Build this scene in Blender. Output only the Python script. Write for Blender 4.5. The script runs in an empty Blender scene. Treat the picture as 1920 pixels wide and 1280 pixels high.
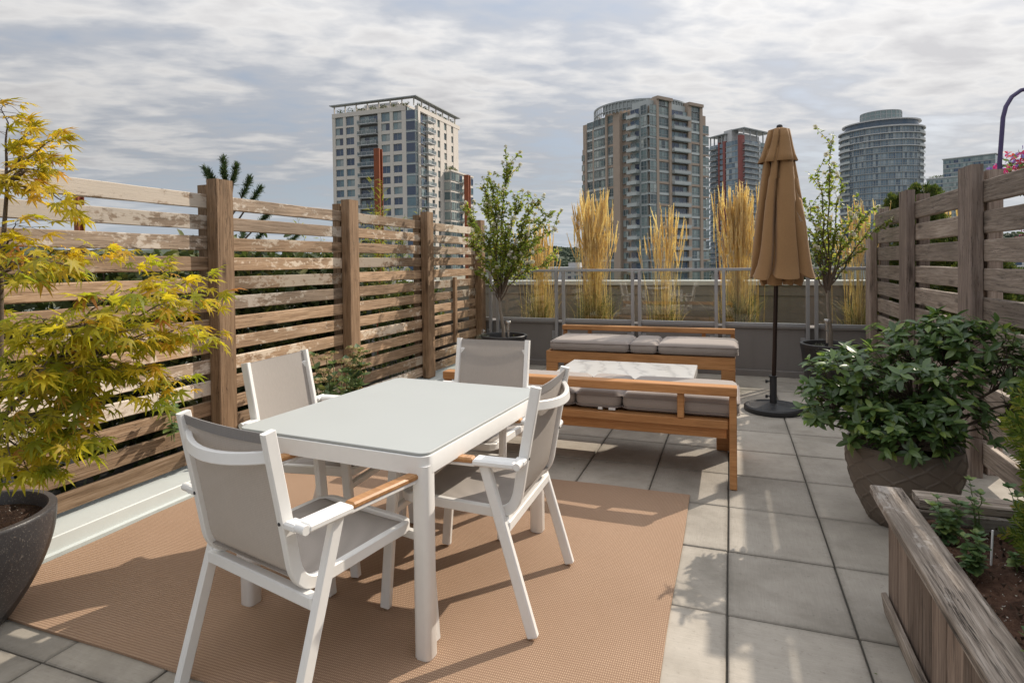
import bpy, math, random
import numpy as np
from mathutils import Vector, Matrix
from mathutils.geometry import convex_hull_2d
R_ = math.radians
sin, cos, pi = math.sin, math.cos, math.pi
scene = bpy.context.scene
COL = scene.collection

# ------------------------------------------------------------------ camera
cam = bpy.data.cameras.new('camera'); cam_o = bpy.data.objects.new('camera', cam); COL.objects.link(cam_o)
yaw, pitch, roll = 0.3527234, 0.01930539, 0.01237376
Fv = Vector((-sin(yaw)*cos(pitch), cos(yaw)*cos(pitch), -sin(pitch)))
Rv = Vector((cos(yaw), sin(yaw), 0)); Dv = Fv.cross(Rv)
ax = cos(roll)*Rv + sin(roll)*Dv; ay = -sin(roll)*Rv + cos(roll)*Dv
cam_o.matrix_world = Matrix(((ax.x, -ay.x, -Fv.x, 0), (ax.y, -ay.y, -Fv.y, 0), (ax.z, -ay.z, -Fv.z, 1.42), (0, 0, 0, 1)))
cam.sensor_width = 36; cam.lens = 1112.75/1920*36; cam.shift_y = (512.5-640)/1920
cam.clip_start = 0.05; cam.clip_end = 9000
scene.camera = cam_o

# ------------------------------------------------------------------ light
SUN_EL, SUN_AZ = 35.5, 33.0          # azimuth from +Y towards +X
sd = Vector((sin(R_(SUN_AZ))*cos(R_(SUN_EL)), cos(R_(SUN_AZ))*cos(R_(SUN_EL)), sin(R_(SUN_EL))))
sun = bpy.data.lights.new('sun', 'SUN'); sun_o = bpy.data.objects.new('sun', sun); COL.objects.link(sun_o)
sun.energy = 3.15; sun.angle = R_(0.55); sun.color = (1.0, 0.90, 0.77)
sun_o.rotation_euler = sd.to_track_quat('Z', 'Y').to_euler(); sun_o.location = (20, 30, 40)
scene.view_settings.view_transform = 'Standard'; scene.view_settings.look = 'None'
scene.view_settings.gamma = 1; scene.view_settings.exposure = 0.52; scene.view_settings.use_curve_mapping = False
scene.cycles.max_bounces = 8; scene.cycles.transparent_max_bounces = 16
scene.cycles.diffuse_bounces = 4; scene.cycles.glossy_bounces = 4; scene.cycles.transmission_bounces = 6
scene.cycles.use_denoising = True


# ------------------------------------------------------------------ node helpers
class NT:
    def __init__(s, tree):
        s.t = tree; tree.nodes.clear(); s.L = tree.links

    def n(s, typ, ins=None, **attr):
        nd = s.t.nodes.new(typ)
        for k, v in attr.items(): setattr(nd, k, v)
        for k, v in (ins or {}).items():
            sock = nd.inputs[k]
            if isinstance(v, bpy.types.NodeSocket): s.L.new(v, sock)
            else:
                if isinstance(v, tuple) and len(v) == 3 and sock.type == 'RGBA': v = v + (1,)
                sock.default_value = v
        return nd

    def mix(s, fac, a, b, blend='MIX'):
        nd = s.n('ShaderNodeMix', {0: fac, 6: a, 7: b}, data_type='RGBA', blend_type=blend)
        return nd.outputs[2]

    def ramp(s, fac, stops, interp='LINEAR'):
        nd = s.n('ShaderNodeValToRGB', {0: fac}); cr = nd.color_ramp; cr.interpolation = interp
        while len(cr.elements) < len(stops): cr.elements.new(0.5)
        for e, (p, c) in zip(cr.elements, stops):
            e.position = p; e.color = (c, c, c, 1) if not isinstance(c, tuple) else c + (1,)
        return nd.outputs[0]

    def math(s, op, a, b=0.0, c=0.0):
        return s.n('ShaderNodeMath', {0: a, 1: b, 2: c}, operation=op).outputs[0]

    def vmath(s, op, a, b):
        return s.n('ShaderNodeVectorMath', {0: a, 1: b}, operation=op).outputs[0]

    def noise(s, vec, scale, detail=4, rough=.55, dist=0.0, out=0, w=None):
        d = {'Vector': vec, 'Scale': scale, 'Detail': detail, 'Roughness': rough, 'Distortion': dist}
        nd = s.n('ShaderNodeTexNoise', d, noise_dimensions='4D' if w is not None else '3D')
        if w is not None: s.L.new(w, nd.inputs['W'])
        return nd.outputs[out]

    def mapping(s, vec, scale=(1, 1, 1), rot=(0, 0, 0), loc=(0, 0, 0)):
        return s.n('ShaderNodeMapping', {'Vector': vec, 'Scale': scale, 'Rotation': rot, 'Location': loc}).outputs[0]

    def obj(s): return s.n('ShaderNodeTexCoord').outputs['Object']
    def rnd(s): return s.n('ShaderNodeObjectInfo').outputs['Random']
    def pos(s): return s.n('ShaderNodeNewGeometry').outputs['Position']
    def island(s): return s.n('ShaderNodeNewGeometry').outputs['Random Per Island']


def material(name):
    m = bpy.data.materials.new(name); m.use_nodes = True
    return m, NT(m.node_tree)


def finish(nt, color, rough=.6, bump=None, bstr=.3, bdist=.01, spec=.5, metal=0.0, coat=0.0, trans=0.0, tcol=None, alpha=None, sheen=0.0):
    b = nt.n('ShaderNodeBsdfPrincipled', {'Base Color': color, 'Roughness': rough, 'Specular IOR Level': spec, 'Metallic': metal, 'Coat Weight': coat, 'Sheen Weight': sheen})
    if bump is not None:
        bn = nt.n('ShaderNodeBump', {'Height': bump, 'Strength': bstr, 'Distance': bdist})
        nt.L.new(bn.outputs[0], b.inputs['Normal'])
    sh = b.outputs[0]
    if trans:
        tr = nt.n('ShaderNodeBsdfTranslucent', {'Color': tcol if tcol is not None else color})
        sh = nt.n('ShaderNodeMixShader', {0: trans, 1: sh, 2: tr.outputs[0]}).outputs[0]
    if alpha is not None:
        tp = nt.n('ShaderNodeBsdfTransparent')
        sh = nt.n('ShaderNodeMixShader', {0: alpha, 1: tp.outputs[0], 2: sh}).outputs[0]
    o = nt.n('ShaderNodeOutputMaterial', {'Surface': sh})
    return b


def simple(name, col, rough=.5, var=.12, nscale=20, metal=0.0, spec=.5, bstr=.1, coat=0.0, rnd=0.0):
    m, t = material(name); p = t.obj()
    n = t.noise(p, nscale, 5)
    c = t.mix(n, tuple(x*(1-var) for x in col), tuple(min(1, x*(1+var)) for x in col))
    if rnd:
        k = t.math('MULTIPLY_ADD', t.rnd(), 2*rnd, 1-rnd)
        c = t.mix(1.0, c, t.n('ShaderNodeCombineColor', {0: k, 1: k, 2: k}).outputs[0], 'MULTIPLY')
    r = t.math('MULTIPLY_ADD', n, .2, rough-.1)
    finish(t, c, r, n, bstr, .004, spec, metal, coat)
    return m


def wood(name, dark, mid, light, pale=None, knots=True, rough=.75, bstr=.35, rv=.3, pal_lo=.56, long=True):
    """boards: grain runs along the mesh's own X; each object gets its own offset"""
    m, t = material(name)
    r = t.rnd()
    off = t.n('ShaderNodeCombineXYZ', {0: t.math('MULTIPLY', r, 91.7), 1: t.math('MULTIPLY', r, 37.3), 2: t.math('MULTIPLY', r, 53.9)}).outputs[0]
    p = t.vmath('ADD', t.obj(), off)
    warp = t.noise(p, 2.2, 3, out=1)
    blot0 = t.noise(t.mapping(p, (1.5, 3, 3), loc=(7, 1, 4)), 1.3, 3, .6)
    pw = t.vmath('ADD', p, t.n('ShaderNodeVectorMath', {0: warp, 1: (.03, .025, .025)}, operation='MULTIPLY').outputs[0])
    g1 = t.noise(t.mapping(pw, (1.7, 44, 44)), 1.5, 8, .68)
    g2 = t.noise(t.mapping(pw, (5, 150, 150)), 1.4, 4, .7)
    ck = t.noise(t.mapping(pw, (.9, 30, 30), loc=(5, 3, 1)), 1.3, 5, .6)
    crack = t.math('MULTIPLY', t.ramp(t.math('ABSOLUTE', t.math('SUBTRACT', ck, .5)), [(.004, 1.0), (.016, 0.0)]), t.ramp(blot0, [(.45, 0.0), (.6, 1.0)]))
    blot = t.noise(t.mapping(p, (1.3, 4, 4)), 1.3, 4, .6)
    f = t.math('ADD', t.math('MULTIPLY', g1, .65), t.math('MULTIPLY', g2, .35))
    c = t.ramp(f, [(.33, dark), (.49, mid), (.63, light)])
    c = t.mix(t.ramp(blot, [(.38, 0.0), (.7, .6)]), c, tuple(x*.5 for x in mid))
    if knots:
        v = t.n('ShaderNodeTexVoronoi', {'Vector': t.mapping(p, (2.1, 8.5, 8.5)), 'Scale': 1.0, 'Randomness': 1.0})
        k = t.ramp(v.outputs['Distance'], [(.07, 1.0), (.21, 0.0)])
        c = t.mix(t.math('MULTIPLY', k, .75), c, tuple(x*.45 for x in dark))
    if knots: c = t.mix(t.math('MULTIPLY', crack, .85), c, tuple(x*.35 for x in dark))
    bump = t.math('SUBTRACT', f, t.math('MULTIPLY', crack, .6))
    if pale is not None:
        q = t.math('MULTIPLY_ADD', t.noise(t.mapping(p, (14, 24, 24)), 1.0, 6, .72, .3), .55, t.math('MULTIPLY', t.noise(t.mapping(p, (5, 11, 11)), 1.0, 4, .6, .2), .5))
        big = t.noise(t.mapping(p, (.55, .3, .3)), 1.0, 2)
        th = t.math('ADD', q, t.math('MULTIPLY', t.math('SUBTRACT', big, .5), .7))
        pm = t.ramp(th, [(pal_lo, 0.0), (pal_lo+.06, 1.0)])
        pc = t.mix(t.math('MULTIPLY', g2, .9), pale, tuple(x*.62 for x in pale))
        c = t.mix(t.math('MULTIPLY', pm, .8), c, pc)
        bump = t.math('ADD', bump, t.math('MULTIPLY', pm, .25))
    k = t.math('MULTIPLY_ADD', r, 2*rv, 1-rv)
    c = t.mix(1.0, c, t.n('ShaderNodeCombineColor', {0: k, 1: k, 2: k}).outputs[0], 'MULTIPLY')
    finish(t, c, rough, bump, bstr, .006, .3)
    return m


def leafmat(name, stops, rough=.45, trans=.4, tsc=1.5, spec=.5, bstr=0.0):
    m, t = material(name)
    x = t.math('FRACT', t.math('ADD', t.island(), t.math('MULTIPLY', t.rnd(), 7.31)))
    c = t.ramp(x, stops)
    n = t.noise(t.obj(), 35, 3)
    c = t.mix(t.math('MULTIPLY', n, .35), c, t.mix(.5, c, (.02, .03, .01)))
    tc = t.mix(1.0, c, (tsc, tsc*1.02, tsc*.75), 'MULTIPLY')
    finish(t, c, rough, n if bstr else None, bstr, .003, spec, trans=trans, tcol=tc)
    return m


# ------------------------------------------------------------------ materials
def mk_paver():
    m, t = material('paver_concrete'); p = t.pos(); r = t.rnd()
    ang = t.math('MULTIPLY', t.math('ROUND', r), pi/2)
    vr = t.n('ShaderNodeVectorRotate', {'Vector': p, 'Angle': ang}, rotation_type='Z_AXIS').outputs[0]
    lines = t.noise(t.mapping(vr, (170, 9, 1)), 1.0, 3, .6)
    fine = t.noise(p, 260, 3, .7); blot = t.noise(p, 3.0, 5, .65); spot = t.noise(p, 42, 4, .7)
    c = t.ramp(blot, [(.28, (.285, .257, .218)), (.5, (.388, .350, .302)), (.75, (.472, .43, .376))])
    c = t.mix(t.ramp(lines, [(.35, .0), (.7, .24)]), c, (.23, .215, .19))
    c = t.mix(t.ramp(spot, [(.60, 0.0), (.74, .5)]), c, (.15, .135, .11))
    c = t.mix(t.ramp(fine, [(.55, 0.0), (.8, .35)]), c, (.55, .53, .5))
    st = t.noise(p, 1.1, 6, .7, .5); c = t.mix(t.ramp(st, [(.52, 0.0), (.66, .38)]), c, (.20, .178, .145))
    k = t.math('MULTIPLY_ADD', r, .22, .88)
    c = t.mix(1.0, c, t.n('ShaderNodeCombineColor', {0: k, 1: k, 2: t.math('MULTIPLY', k, .985)}).outputs[0], 'MULTIPLY')
    # grime gathers towards the edges of each slab
    ob = t.n('ShaderNodeSeparateXYZ', {0: t.obj()})
    ex = t.math('DIVIDE', t.math('ABSOLUTE', ob.outputs[0]), .2278); ey = t.math('DIVIDE', t.math('ABSOLUTE', ob.outputs[1]), .2722)
    e = t.math('ADD', t.math('MAXIMUM', ex, ey), t.math('MULTIPLY', t.math('SUBTRACT', spot, .5), .16))
    c = t.mix(t.ramp(e, [(.9, 0.0), (1.0, .34)]), c, (.12, .108, .09))
    h = t.math('ADD', t.math('MULTIPLY', lines, .6), t.math('MULTIPLY', fine, .4))
    finish(t, c, .88, h, .35, .004, .25)
    return m


def mk_rug():
    m, t = material('woven_rug'); p = t.obj()
    a = t.n('ShaderNodeTexWave', {'Vector': p, 'Scale': 42.0, 'Distortion': .6, 'Detail': 1.0, 'Detail Scale': 3.0}, wave_type='BANDS', bands_direction='X').outputs['Fac']
    b = t.n('ShaderNodeTexWave', {'Vector': p, 'Scale': 26.0, 'Distortion': .6, 'Detail': 1.0, 'Detail Scale': 3.0}, wave_type='BANDS', bands_direction='Y').outputs['Fac']
    w = t.math('MULTIPLY', a, b)
    big = t.noise(p, 2.4, 4, .6); fine = t.noise(p, 220, 3)
    c = t.ramp(w, [(.0, (.27, .175, .115)), (.35, (.405, .272, .185)), (.85, (.515, .365, .26))])
    c = t.mix(t.ramp(big, [(.35, 0.0), (.75, .38)]), c, (.29, .185, .118))
    c = t.mix(t.ramp(fine, [(.5, 0.0), (.8, .3)]), c, (.52, .35, .23))
    finish(t, c, .9, t.math('ADD', w, t.math('MULTIPLY', fine, .8)), .4, .005, .15)
    return m


def mk_sling(name, col, al):
    m, t = material(name); p = t.obj()
    w = t.n('ShaderNodeTexWave', {'Vector': p, 'Scale': 55.0, 'Distortion': .4}, wave_type='BANDS', bands_direction='X').outputs['Fac']
    w2 = t.n('ShaderNodeTexWave', {'Vector': t.mapping(p, rot=(.0, .0, .0)), 'Scale': 55.0, 'Distortion': .4}, wave_type='BANDS', bands_direction='Z').outputs['Fac']
    n = t.noise(t.mapping(p, (1, 1, .05)), 260, 2)
    k = t.math('ADD', t.math('MULTIPLY', t.math('MULTIPLY', w, w2), .5), t.math('MULTIPLY', n, .5))
    c = t.mix(k, tuple(x*.72 for x in col), tuple(min(1, x*1.18) for x in col))
    finish(t, c, .7, k, .25, .002, .3, trans=.22, tcol=col, alpha=al)
    return m


def mk_marble():
    m, t = material('white_marble'); p = t.obj()
    w = t.noise(p, 2.0, 4, .6, out=1)
    pw = t.vmath('ADD', p, t.n('ShaderNodeVectorMath', {0: w, 1: (.35, .5, .2)}, operation='MULTIPLY').outputs[0])
    v = t.n('ShaderNodeTexWave', {'Vector': t.mapping(pw, (1, 1, 1), (0, 0, .5)), 'Scale': 2.3, 'Distortion': 7.0, 'Detail': 6.0, 'Detail Scale': 1.6, 'Detail Roughness': .68}, bands_direction='DIAGONAL').outputs['Fac']
    f = t.noise(t.mapping(pw, (3, 9, 3)), 1.3, 7, .7)
    c = t.ramp(v, [(.0, (.40, .395, .385)), (.10, (.50, .49, .475)), (.35, (.555, .545, .525))])
    c = t.mix(t.ramp(f, [(.52, 0.0), (.72, .5)]), c, (.38, .372, .362))
    finish(t, c, .3, None, spec=.5)
    return m


def mk_glass(name, tint, refl=1.0):
    m, t = material(name)
    fc = t.n('ShaderNodeLayerWeight', {'Blend': .5}).outputs['Facing']
    fr = t.math('MULTIPLY_ADD', t.math('POWER', fc, 5.0), .95, .045)
    fac = t.math('MULTIPLY', fr, refl)
    tp = t.n('ShaderNodeBsdfTransparent', {'Color': tint}); gl = t.n('ShaderNodeBsdfGlossy', {'Color': (1, 1, 1), 'Roughness': .01})
    sh = t.n('ShaderNodeMixShader', {0: fac, 1: tp.outputs[0], 2: gl.outputs[0]})
    t.n('ShaderNodeOutputMaterial', {'Surface': sh.outputs[0]})
    return m


def mk_tower_glass(name, stops, rough=.06):
    m, t = material(name)
    r = t.math('FRACT', t.math('ADD', t.rnd(), t.math('MULTIPLY', t.island(), 3.7)))
    c = t.ramp(r, stops)
    n = t.noise(t.obj(), .9, 3)
    c = t.mix(t.math('MULTIPLY', n, .55), c, tuple(x*.5 for x in stops[0][1]))
    finish(t, c, rough, t.noise(t.obj(), .35, 2), .02, .1, .8)
    return m


def mk_concrete(name, lo, hi, sc=2.5, streak=.35, rough=.85, bstr=.25):
    m, t = material(name); p = t.obj()
    n = t.noise(p, sc, 6, .62); f = t.noise(p, sc*40, 3, .6)
    s = t.noise(t.mapping(p, (7, 7, .5)), 1.0, 4, .6)
    c = t.mix(n, lo, hi)
    c = t.mix(t.ramp(s, [(.5, 0.0), (.75, streak)]), c, tuple(x*.62 for x in lo))
    finish(t, c, rough, t.math('ADD', n, t.math('MULTIPLY', f, .4)), bstr, .006, .3)
    return m


def mk_soil(name, a, b, w):
    m, t = material(name); p = t.obj()
    n = t.noise(p, 45, 6, .7); q = t.noise(p, 9, 4)
    v = t.n('ShaderNodeTexVoronoi', {'Vector': p, 'Scale': 75.0}).outputs['Distance']
    c = t.mix(t.ramp(n, [(.35, 0.0), (.65, 1.0)]), a, b)
    c = t.mix(t.ramp(q, [(.4, 0.0), (.6, .6)]), c, tuple(x*.45 for x in a))
    sp = t.noise(p, 95, 1); c = t.mix(t.ramp(sp, [(.71, 0.0), (.73, .9)]), c, w)
    finish(t, c, .95, n, 1.0, .03, .2)
    return m


def mk_speckle():
    m, t = material('dark_speckled_pot'); p = t.obj()
    n = t.noise(p, 6, 5, .6); s = t.noise(p, 160, 2, .6); s2 = t.noise(p, 48, 3, .7)
    c = t.mix(n, (.022, .021, .024), (.062, .06, .064))
    c = t.mix(t.ramp(s, [(.60, 0.0), (.70, .7)]), c, (.22, .2, .18))
    c = t.mix(t.ramp(s2, [(.62, 0.0), (.75, .35)]), c, (.12, .075, .05))
    finish(t, c, .42, t.math('ADD', s2, s), .25, .003, .5)
    return m


def mk_fabric(name, col, sc=140, rough=.9, sheen=.2, big=.1):
    m, t = material(name); p = t.obj()
    f = t.noise(p, sc, 3, .6); b = t.noise(p, 5, 4, .6)
    w = t.n('ShaderNodeTexWave', {'Vector': t.mapping(p, rot=(.3, .2, .8)), 'Scale': sc*1.2, 'Distortion': 1.0}).outputs['Fac']
    k = t.math('ADD', t.math('MULTIPLY', f, .6), t.math('MULTIPLY', w, .4))
    c = t.mix(k, tuple(x*.8 for x in col), tuple(x*1.2 for x in col))
    c = t.mix(t.ramp(b, [(.35, 0.0), (.75, big*2)]), c, tuple(x*.75 for x in col))
    finish(t, c, rough, t.math('ADD', t.math('MULTIPLY', k, .3), b), .25, .006, .2, sheen=sheen)
    return m


M = {}
M['paver'] = mk_paver()
M['joint'] = simple('joint_grit', (.085, .076, .062), .95, .4, 90)
M['rug'] = mk_rug()
M['fence'] = wood('weathered_cedar', (.11, .062, .033), (.335, .22, .132), (.51, .365, .25), (.68, .58, .46), pal_lo=.60, rv=.40)
M['fence_top'] = wood('bleached_cedar', (.13, .09, .06), (.34, .25, .175), (.50, .39, .295), (.74, .66, .56), pal_lo=.505, rv=.3)
M['post'] = wood('cedar_post', (.125, .066, .034), (.31, .195, .112), (.43, .29, .18), (.5, .4, .3), pal_lo=.74)
M['fence2'] = wood('grey_cedar', (.10, .078, .062), (.30, .242, .196), (.46, .39, .33), (.5, .43, .38), pal_lo=.72)
M['post2'] = wood('grey_cedar_post', (.13, .095, .075), (.31, .24, .20), (.43, .35, .30), (.45, .38, .33), pal_lo=.76)
M['planter'] = wood('weathered_planter_wood', (.06, .045, .035), (.285, .232, .186), (.52, .45, .385), (.6, .54, .48), pal_lo=.66, bstr=.6)
M['planter_side'] = wood('planter_side_wood', (.075, .052, .04), (.22, .16, .122), (.32, .25, .20), knots=True, bstr=.4, rv=.3)
M['teak'] = wood('oiled_teak', (.29, .125, .043), (.47, .222, .083), (.57, .30, .128), knots=False, rough=.45, bstr=.08, rv=.1)
M['armwood'] = wood('armrest_teak', (.31, .14, .045), (.5, .25, .1), (.62, .35, .16), knots=False, rough=.4, bstr=.06, rv=.08)
M['white'] = simple('white_powder_coat', (.80, .79, .765), .38, .035, 30, bstr=.03)
M['top'] = simple('frosted_glass_top', (.415, .435, .423), .5, .01, 6, spec=.4, bstr=.0)
M['edge'] = simple('glass_edge', (.36, .45, .435), .1, .03, 6)
M['sling'] = mk_sling('grey_sling', (.51, .468, .43), .90)
M['sling_hem'] = mk_sling('grey_sling_hem', (.33, .31, .30), 1.0)
M['cushion'] = mk_fabric('taupe_cushion', (.33, .285, .255))
M['piping'] = mk_fabric('taupe_piping', (.25, .21, .19))
M['umbrella'] = mk_fabric('tan_canvas', (.30, .172, .078), 90, .85, .15, .16)
M['tag'] = simple('white_tag', (.75, .74, .72), .7)
M['bronze'] = simple('bronze_pole', (.035, .022, .018), .35, .2, 30, metal=.6)
M['black'] = simple('black_iron', (.022, .022, .024), .5, .3, 60, bstr=.3)
M['marble'] = mk_marble()
M['dark'] = simple('dark_void_panel', (.035, .027, .022), .8)
M['rail'] = simple('grey_aluminium', (.36, .36, .365), .4, .06, 40, metal=.25)
M['glass'] = mk_glass('guard_glass', (.90, .92, .90), 1.15)
M['wall'] = mk_concrete('grey_render', (.20, .182, .168), (.25, .23, .214), 2.5, .2)
M['concrete'] = mk_concrete('board_concrete', (.235, .20, .165), (.325, .285, .24), 2.0, .4)
M['coping'] = simple('white_metal_coping', (.70, .69, .65), .5, .06, 6)
M['curb'] = simple('pale_metal_flashing', (.56, .60, .585), .45, .07, 5, bstr=.05)
M['soil'] = mk_soil('dark_potting_soil', (.035, .02, .014), (.085, .048, .03), (.45, .42, .38))
M['soil2'] = mk_soil('red_brown_soil', (.10, .052, .034), (.235, .13, .085), (.55, .5, .45))
M['pot_dark'] = mk_speckle()
M['pot_black'] = simple('black_pot', (.028, .027, .028), .4, .25, 12)
M['pot_taupe'] = simple('taupe_pot', (.14, .112, .088), .6, .25, 9, bstr=.2)
M['bark'] = mk_concrete('bark', (.07, .05, .036), (.17, .13, .10), 30, .5, .9, .6)
M['bark2'] = mk_concrete('pale_bark', (.17, .14, .11), (.30, .26, .21), 30, .5, .9, .6)
M['stem'] = simple('green_stem', (.12, .16, .05), .6)
M['steel'] = simple('brushed_steel', (.5, .49, .47), .3, .1, 50, metal=.85)
M['clear'] = mk_glass('clear_plastic', (.9, .9, .9), 2.5)
M['rust'] = simple('rusty_steel', (.23, .062, .022), .75, .4, 14, bstr=.3)
M['purple'] = simple('purple_enamel', (.05, .035, .11), .4, .15, 20)
M['moss'] = leafmat('grey_moss', [(0, (.16, .17, .12)), (1, (.32, .33, .27))], .8, .2)
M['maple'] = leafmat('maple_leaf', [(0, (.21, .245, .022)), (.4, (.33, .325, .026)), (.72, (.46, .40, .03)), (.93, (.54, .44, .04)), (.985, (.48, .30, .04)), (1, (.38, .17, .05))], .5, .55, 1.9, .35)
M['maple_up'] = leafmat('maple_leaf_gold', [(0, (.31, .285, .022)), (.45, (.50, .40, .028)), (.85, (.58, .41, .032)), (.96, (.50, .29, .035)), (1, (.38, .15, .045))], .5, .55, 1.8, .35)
M['rhodo'] = leafmat('rhododendron_leaf', [(0, (.048, .095, .03)), (.5, (.09, .155, .05)), (.8, (.13, .21, .06)), (1, (.25, .33, .07))], .33, .32, 1.6, .6)
M['sap'] = leafmat('sapling_leaf', [(0, (.12, .17, .03)), (.4, (.20, .26, .045)), (.75, (.30, .34, .06)), (.93, (.37, .34, .08)), (1, (.42, .28, .08))], .45, .5, 1.7, .4)
M['blossom'] = leafmat('white_blossom', [(0, (.62, .58, .48)), (1, (.86, .84, .78))], .7, .3, 1.1)
M['thuja'] = leafmat('thuja_spray', [(0, (.055, .10, .012)), (.5, (.14, .19, .022)), (.85, (.24, .27, .035)), (1, (.36, .27, .07))], .6, .35, 1.5)
M['conifer'] = leafmat('conifer_spray', [(0, (.035, .065, .014)), (.5, (.08, .12, .02)), (1, (.17, .18, .04))], .65, .3, 1.5)
M['pine'] = leafmat('pine_needle', [(0, (.025, .06, .024)), (.6, (.055, .10, .032)), (1, (.12, .14, .04))], .6, .2)
M['bamboo'] = leafmat('bamboo_leaf', [(0, (.11, .15, .02)), (.5, (.22, .24, .03)), (1, (.36, .32, .06))], .5, .5, 1.6)
M['shrub'] = leafmat('dark_shrub_leaf', [(0, (.035, .055, .016)), (.6, (.08, .11, .03)), (1, (.18, .17, .05))], .6, .3)
M['mint'] = leafmat('mint_leaf', [(0, (.07, .14, .055)), (.6, (.14, .22, .08)), (1, (.24, .31, .09))], .55, .35)
M['sedum'] = leafmat('sedum_leaf', [(0, (.075, .13, .065)), (.7, (.15, .22, .10)), (1, (.25, .31, .09))], .5, .3)
M['sedum_fl'] = leafmat('sedum_flower', [(0, (.36, .34, .14)), (.55, (.50, .39, .2)), (1, (.50, .29, .18))], .8, .25)
M['straw'] = leafmat('straw_plume', [(0, (.60, .45, .25)), (.5, (.76, .61, .38)), (1, (.88, .78, .57))], .7, .6, 1.35)
M['blade'] = leafmat('grass_blade', [(0, (.10, .14, .035)), (.35, (.24, .23, .075)), (.7, (.46, .35, .15)), (1, (.64, .48, .25))], .6, .4, 1.3)
M['fl_pink'] = leafmat('pink_petals', [(0, (.52, .015, .17)), (.6, (.62, .03, .26)), (1, (.7, .18, .18))], .6, .4, 1.2)
M['fl_red'] = leafmat('crimson_petals', [(0, (.30, .008, .05)), (.7, (.55, .02, .05)), (1, (.70, .12, .10))], .6, .4, 1.2)
M['fl_blue'] = leafmat('violet_petals', [(0, (.10, .07, .40)), (1, (.26, .17, .60))], .6, .4, 1.2)
M['basket'] = simple('brown_coir', (.06, .035, .02), .95, .4, 60, bstr=.8)
M['city'] = mk_concrete('city_ground', (.05, .06, .045), (.12, .125, .11), .02, .1)
M['hill'] = mk_concrete('hill_ground', (.03, .045, .028), (.06, .075, .045), .01, .1)
M['forest'] = leafmat('forest_green', [(0, (.016, .032, .018)), (.6, (.032, .055, .028)), (1, (.06, .075, .035))], .9, 0.05)
M['t_conc'] = mk_concrete('pale_tower_concrete', (.58, .53, .475), (.66, .61, .55), .3, .12, .8, .05)
M['t_brick'] = mk_concrete('tan_tower_brick', (.36, .285, .228), (.43, .345, .28), .5, .15, .85, .08)
M['t_grey'] = mk_concrete('grey_tower_concrete', (.38, .38, .385), (.47, .465, .465), .3, .12, .8, .05)
M['t_white'] = simple('white_tower_slab', (.50, .50, .50), .6, .05, .5)
M['t_red'] = simple('red_tower_brick', (.25, .085, .075), .8, .2, .6)
M['t_mull'] = simple('mullion_grey', (.32, .34, .345), .4, .1, 2)
M['t_spand'] = simple('spandrel_panel', (.44, .47, .465), .35, .1, .6, rnd=.18)
M['t_g1'] = mk_tower_glass('tower_glass_blue', [(0, (.03, .05, .10)), (.45, (.06, .10, .18)), (.68, (.13, .22, .26)), (.86, (.26, .36, .37)), (1, (.46, .49, .47))])
M['t_g2'] = mk_tower_glass('tower_glass_green', [(0, (.06, .085, .095)), (.3, (.125, .18, .19)), (.65, (.22, .295, .29)), (.85, (.33, .41, .39)), (1, (.48, .52, .49))])
M['t_g3'] = mk_tower_glass('tower_glass_steel', [(0, (.06, .10, .15)), (.3, (.13, .20, .265)), (.65, (.22, .31, .375)), (1, (.45, .51, .53))])
M['t_g4'] = mk_tower_glass('tower_glass_pale', [(0, (.14, .2, .21)), (.5, (.26, .34, .34)), (1, (.45, .52, .5))])
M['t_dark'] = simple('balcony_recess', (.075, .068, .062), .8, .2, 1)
M['t_rail'] = mk_glass('balcony_glass', (.62, .68, .68), 2.0)


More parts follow.
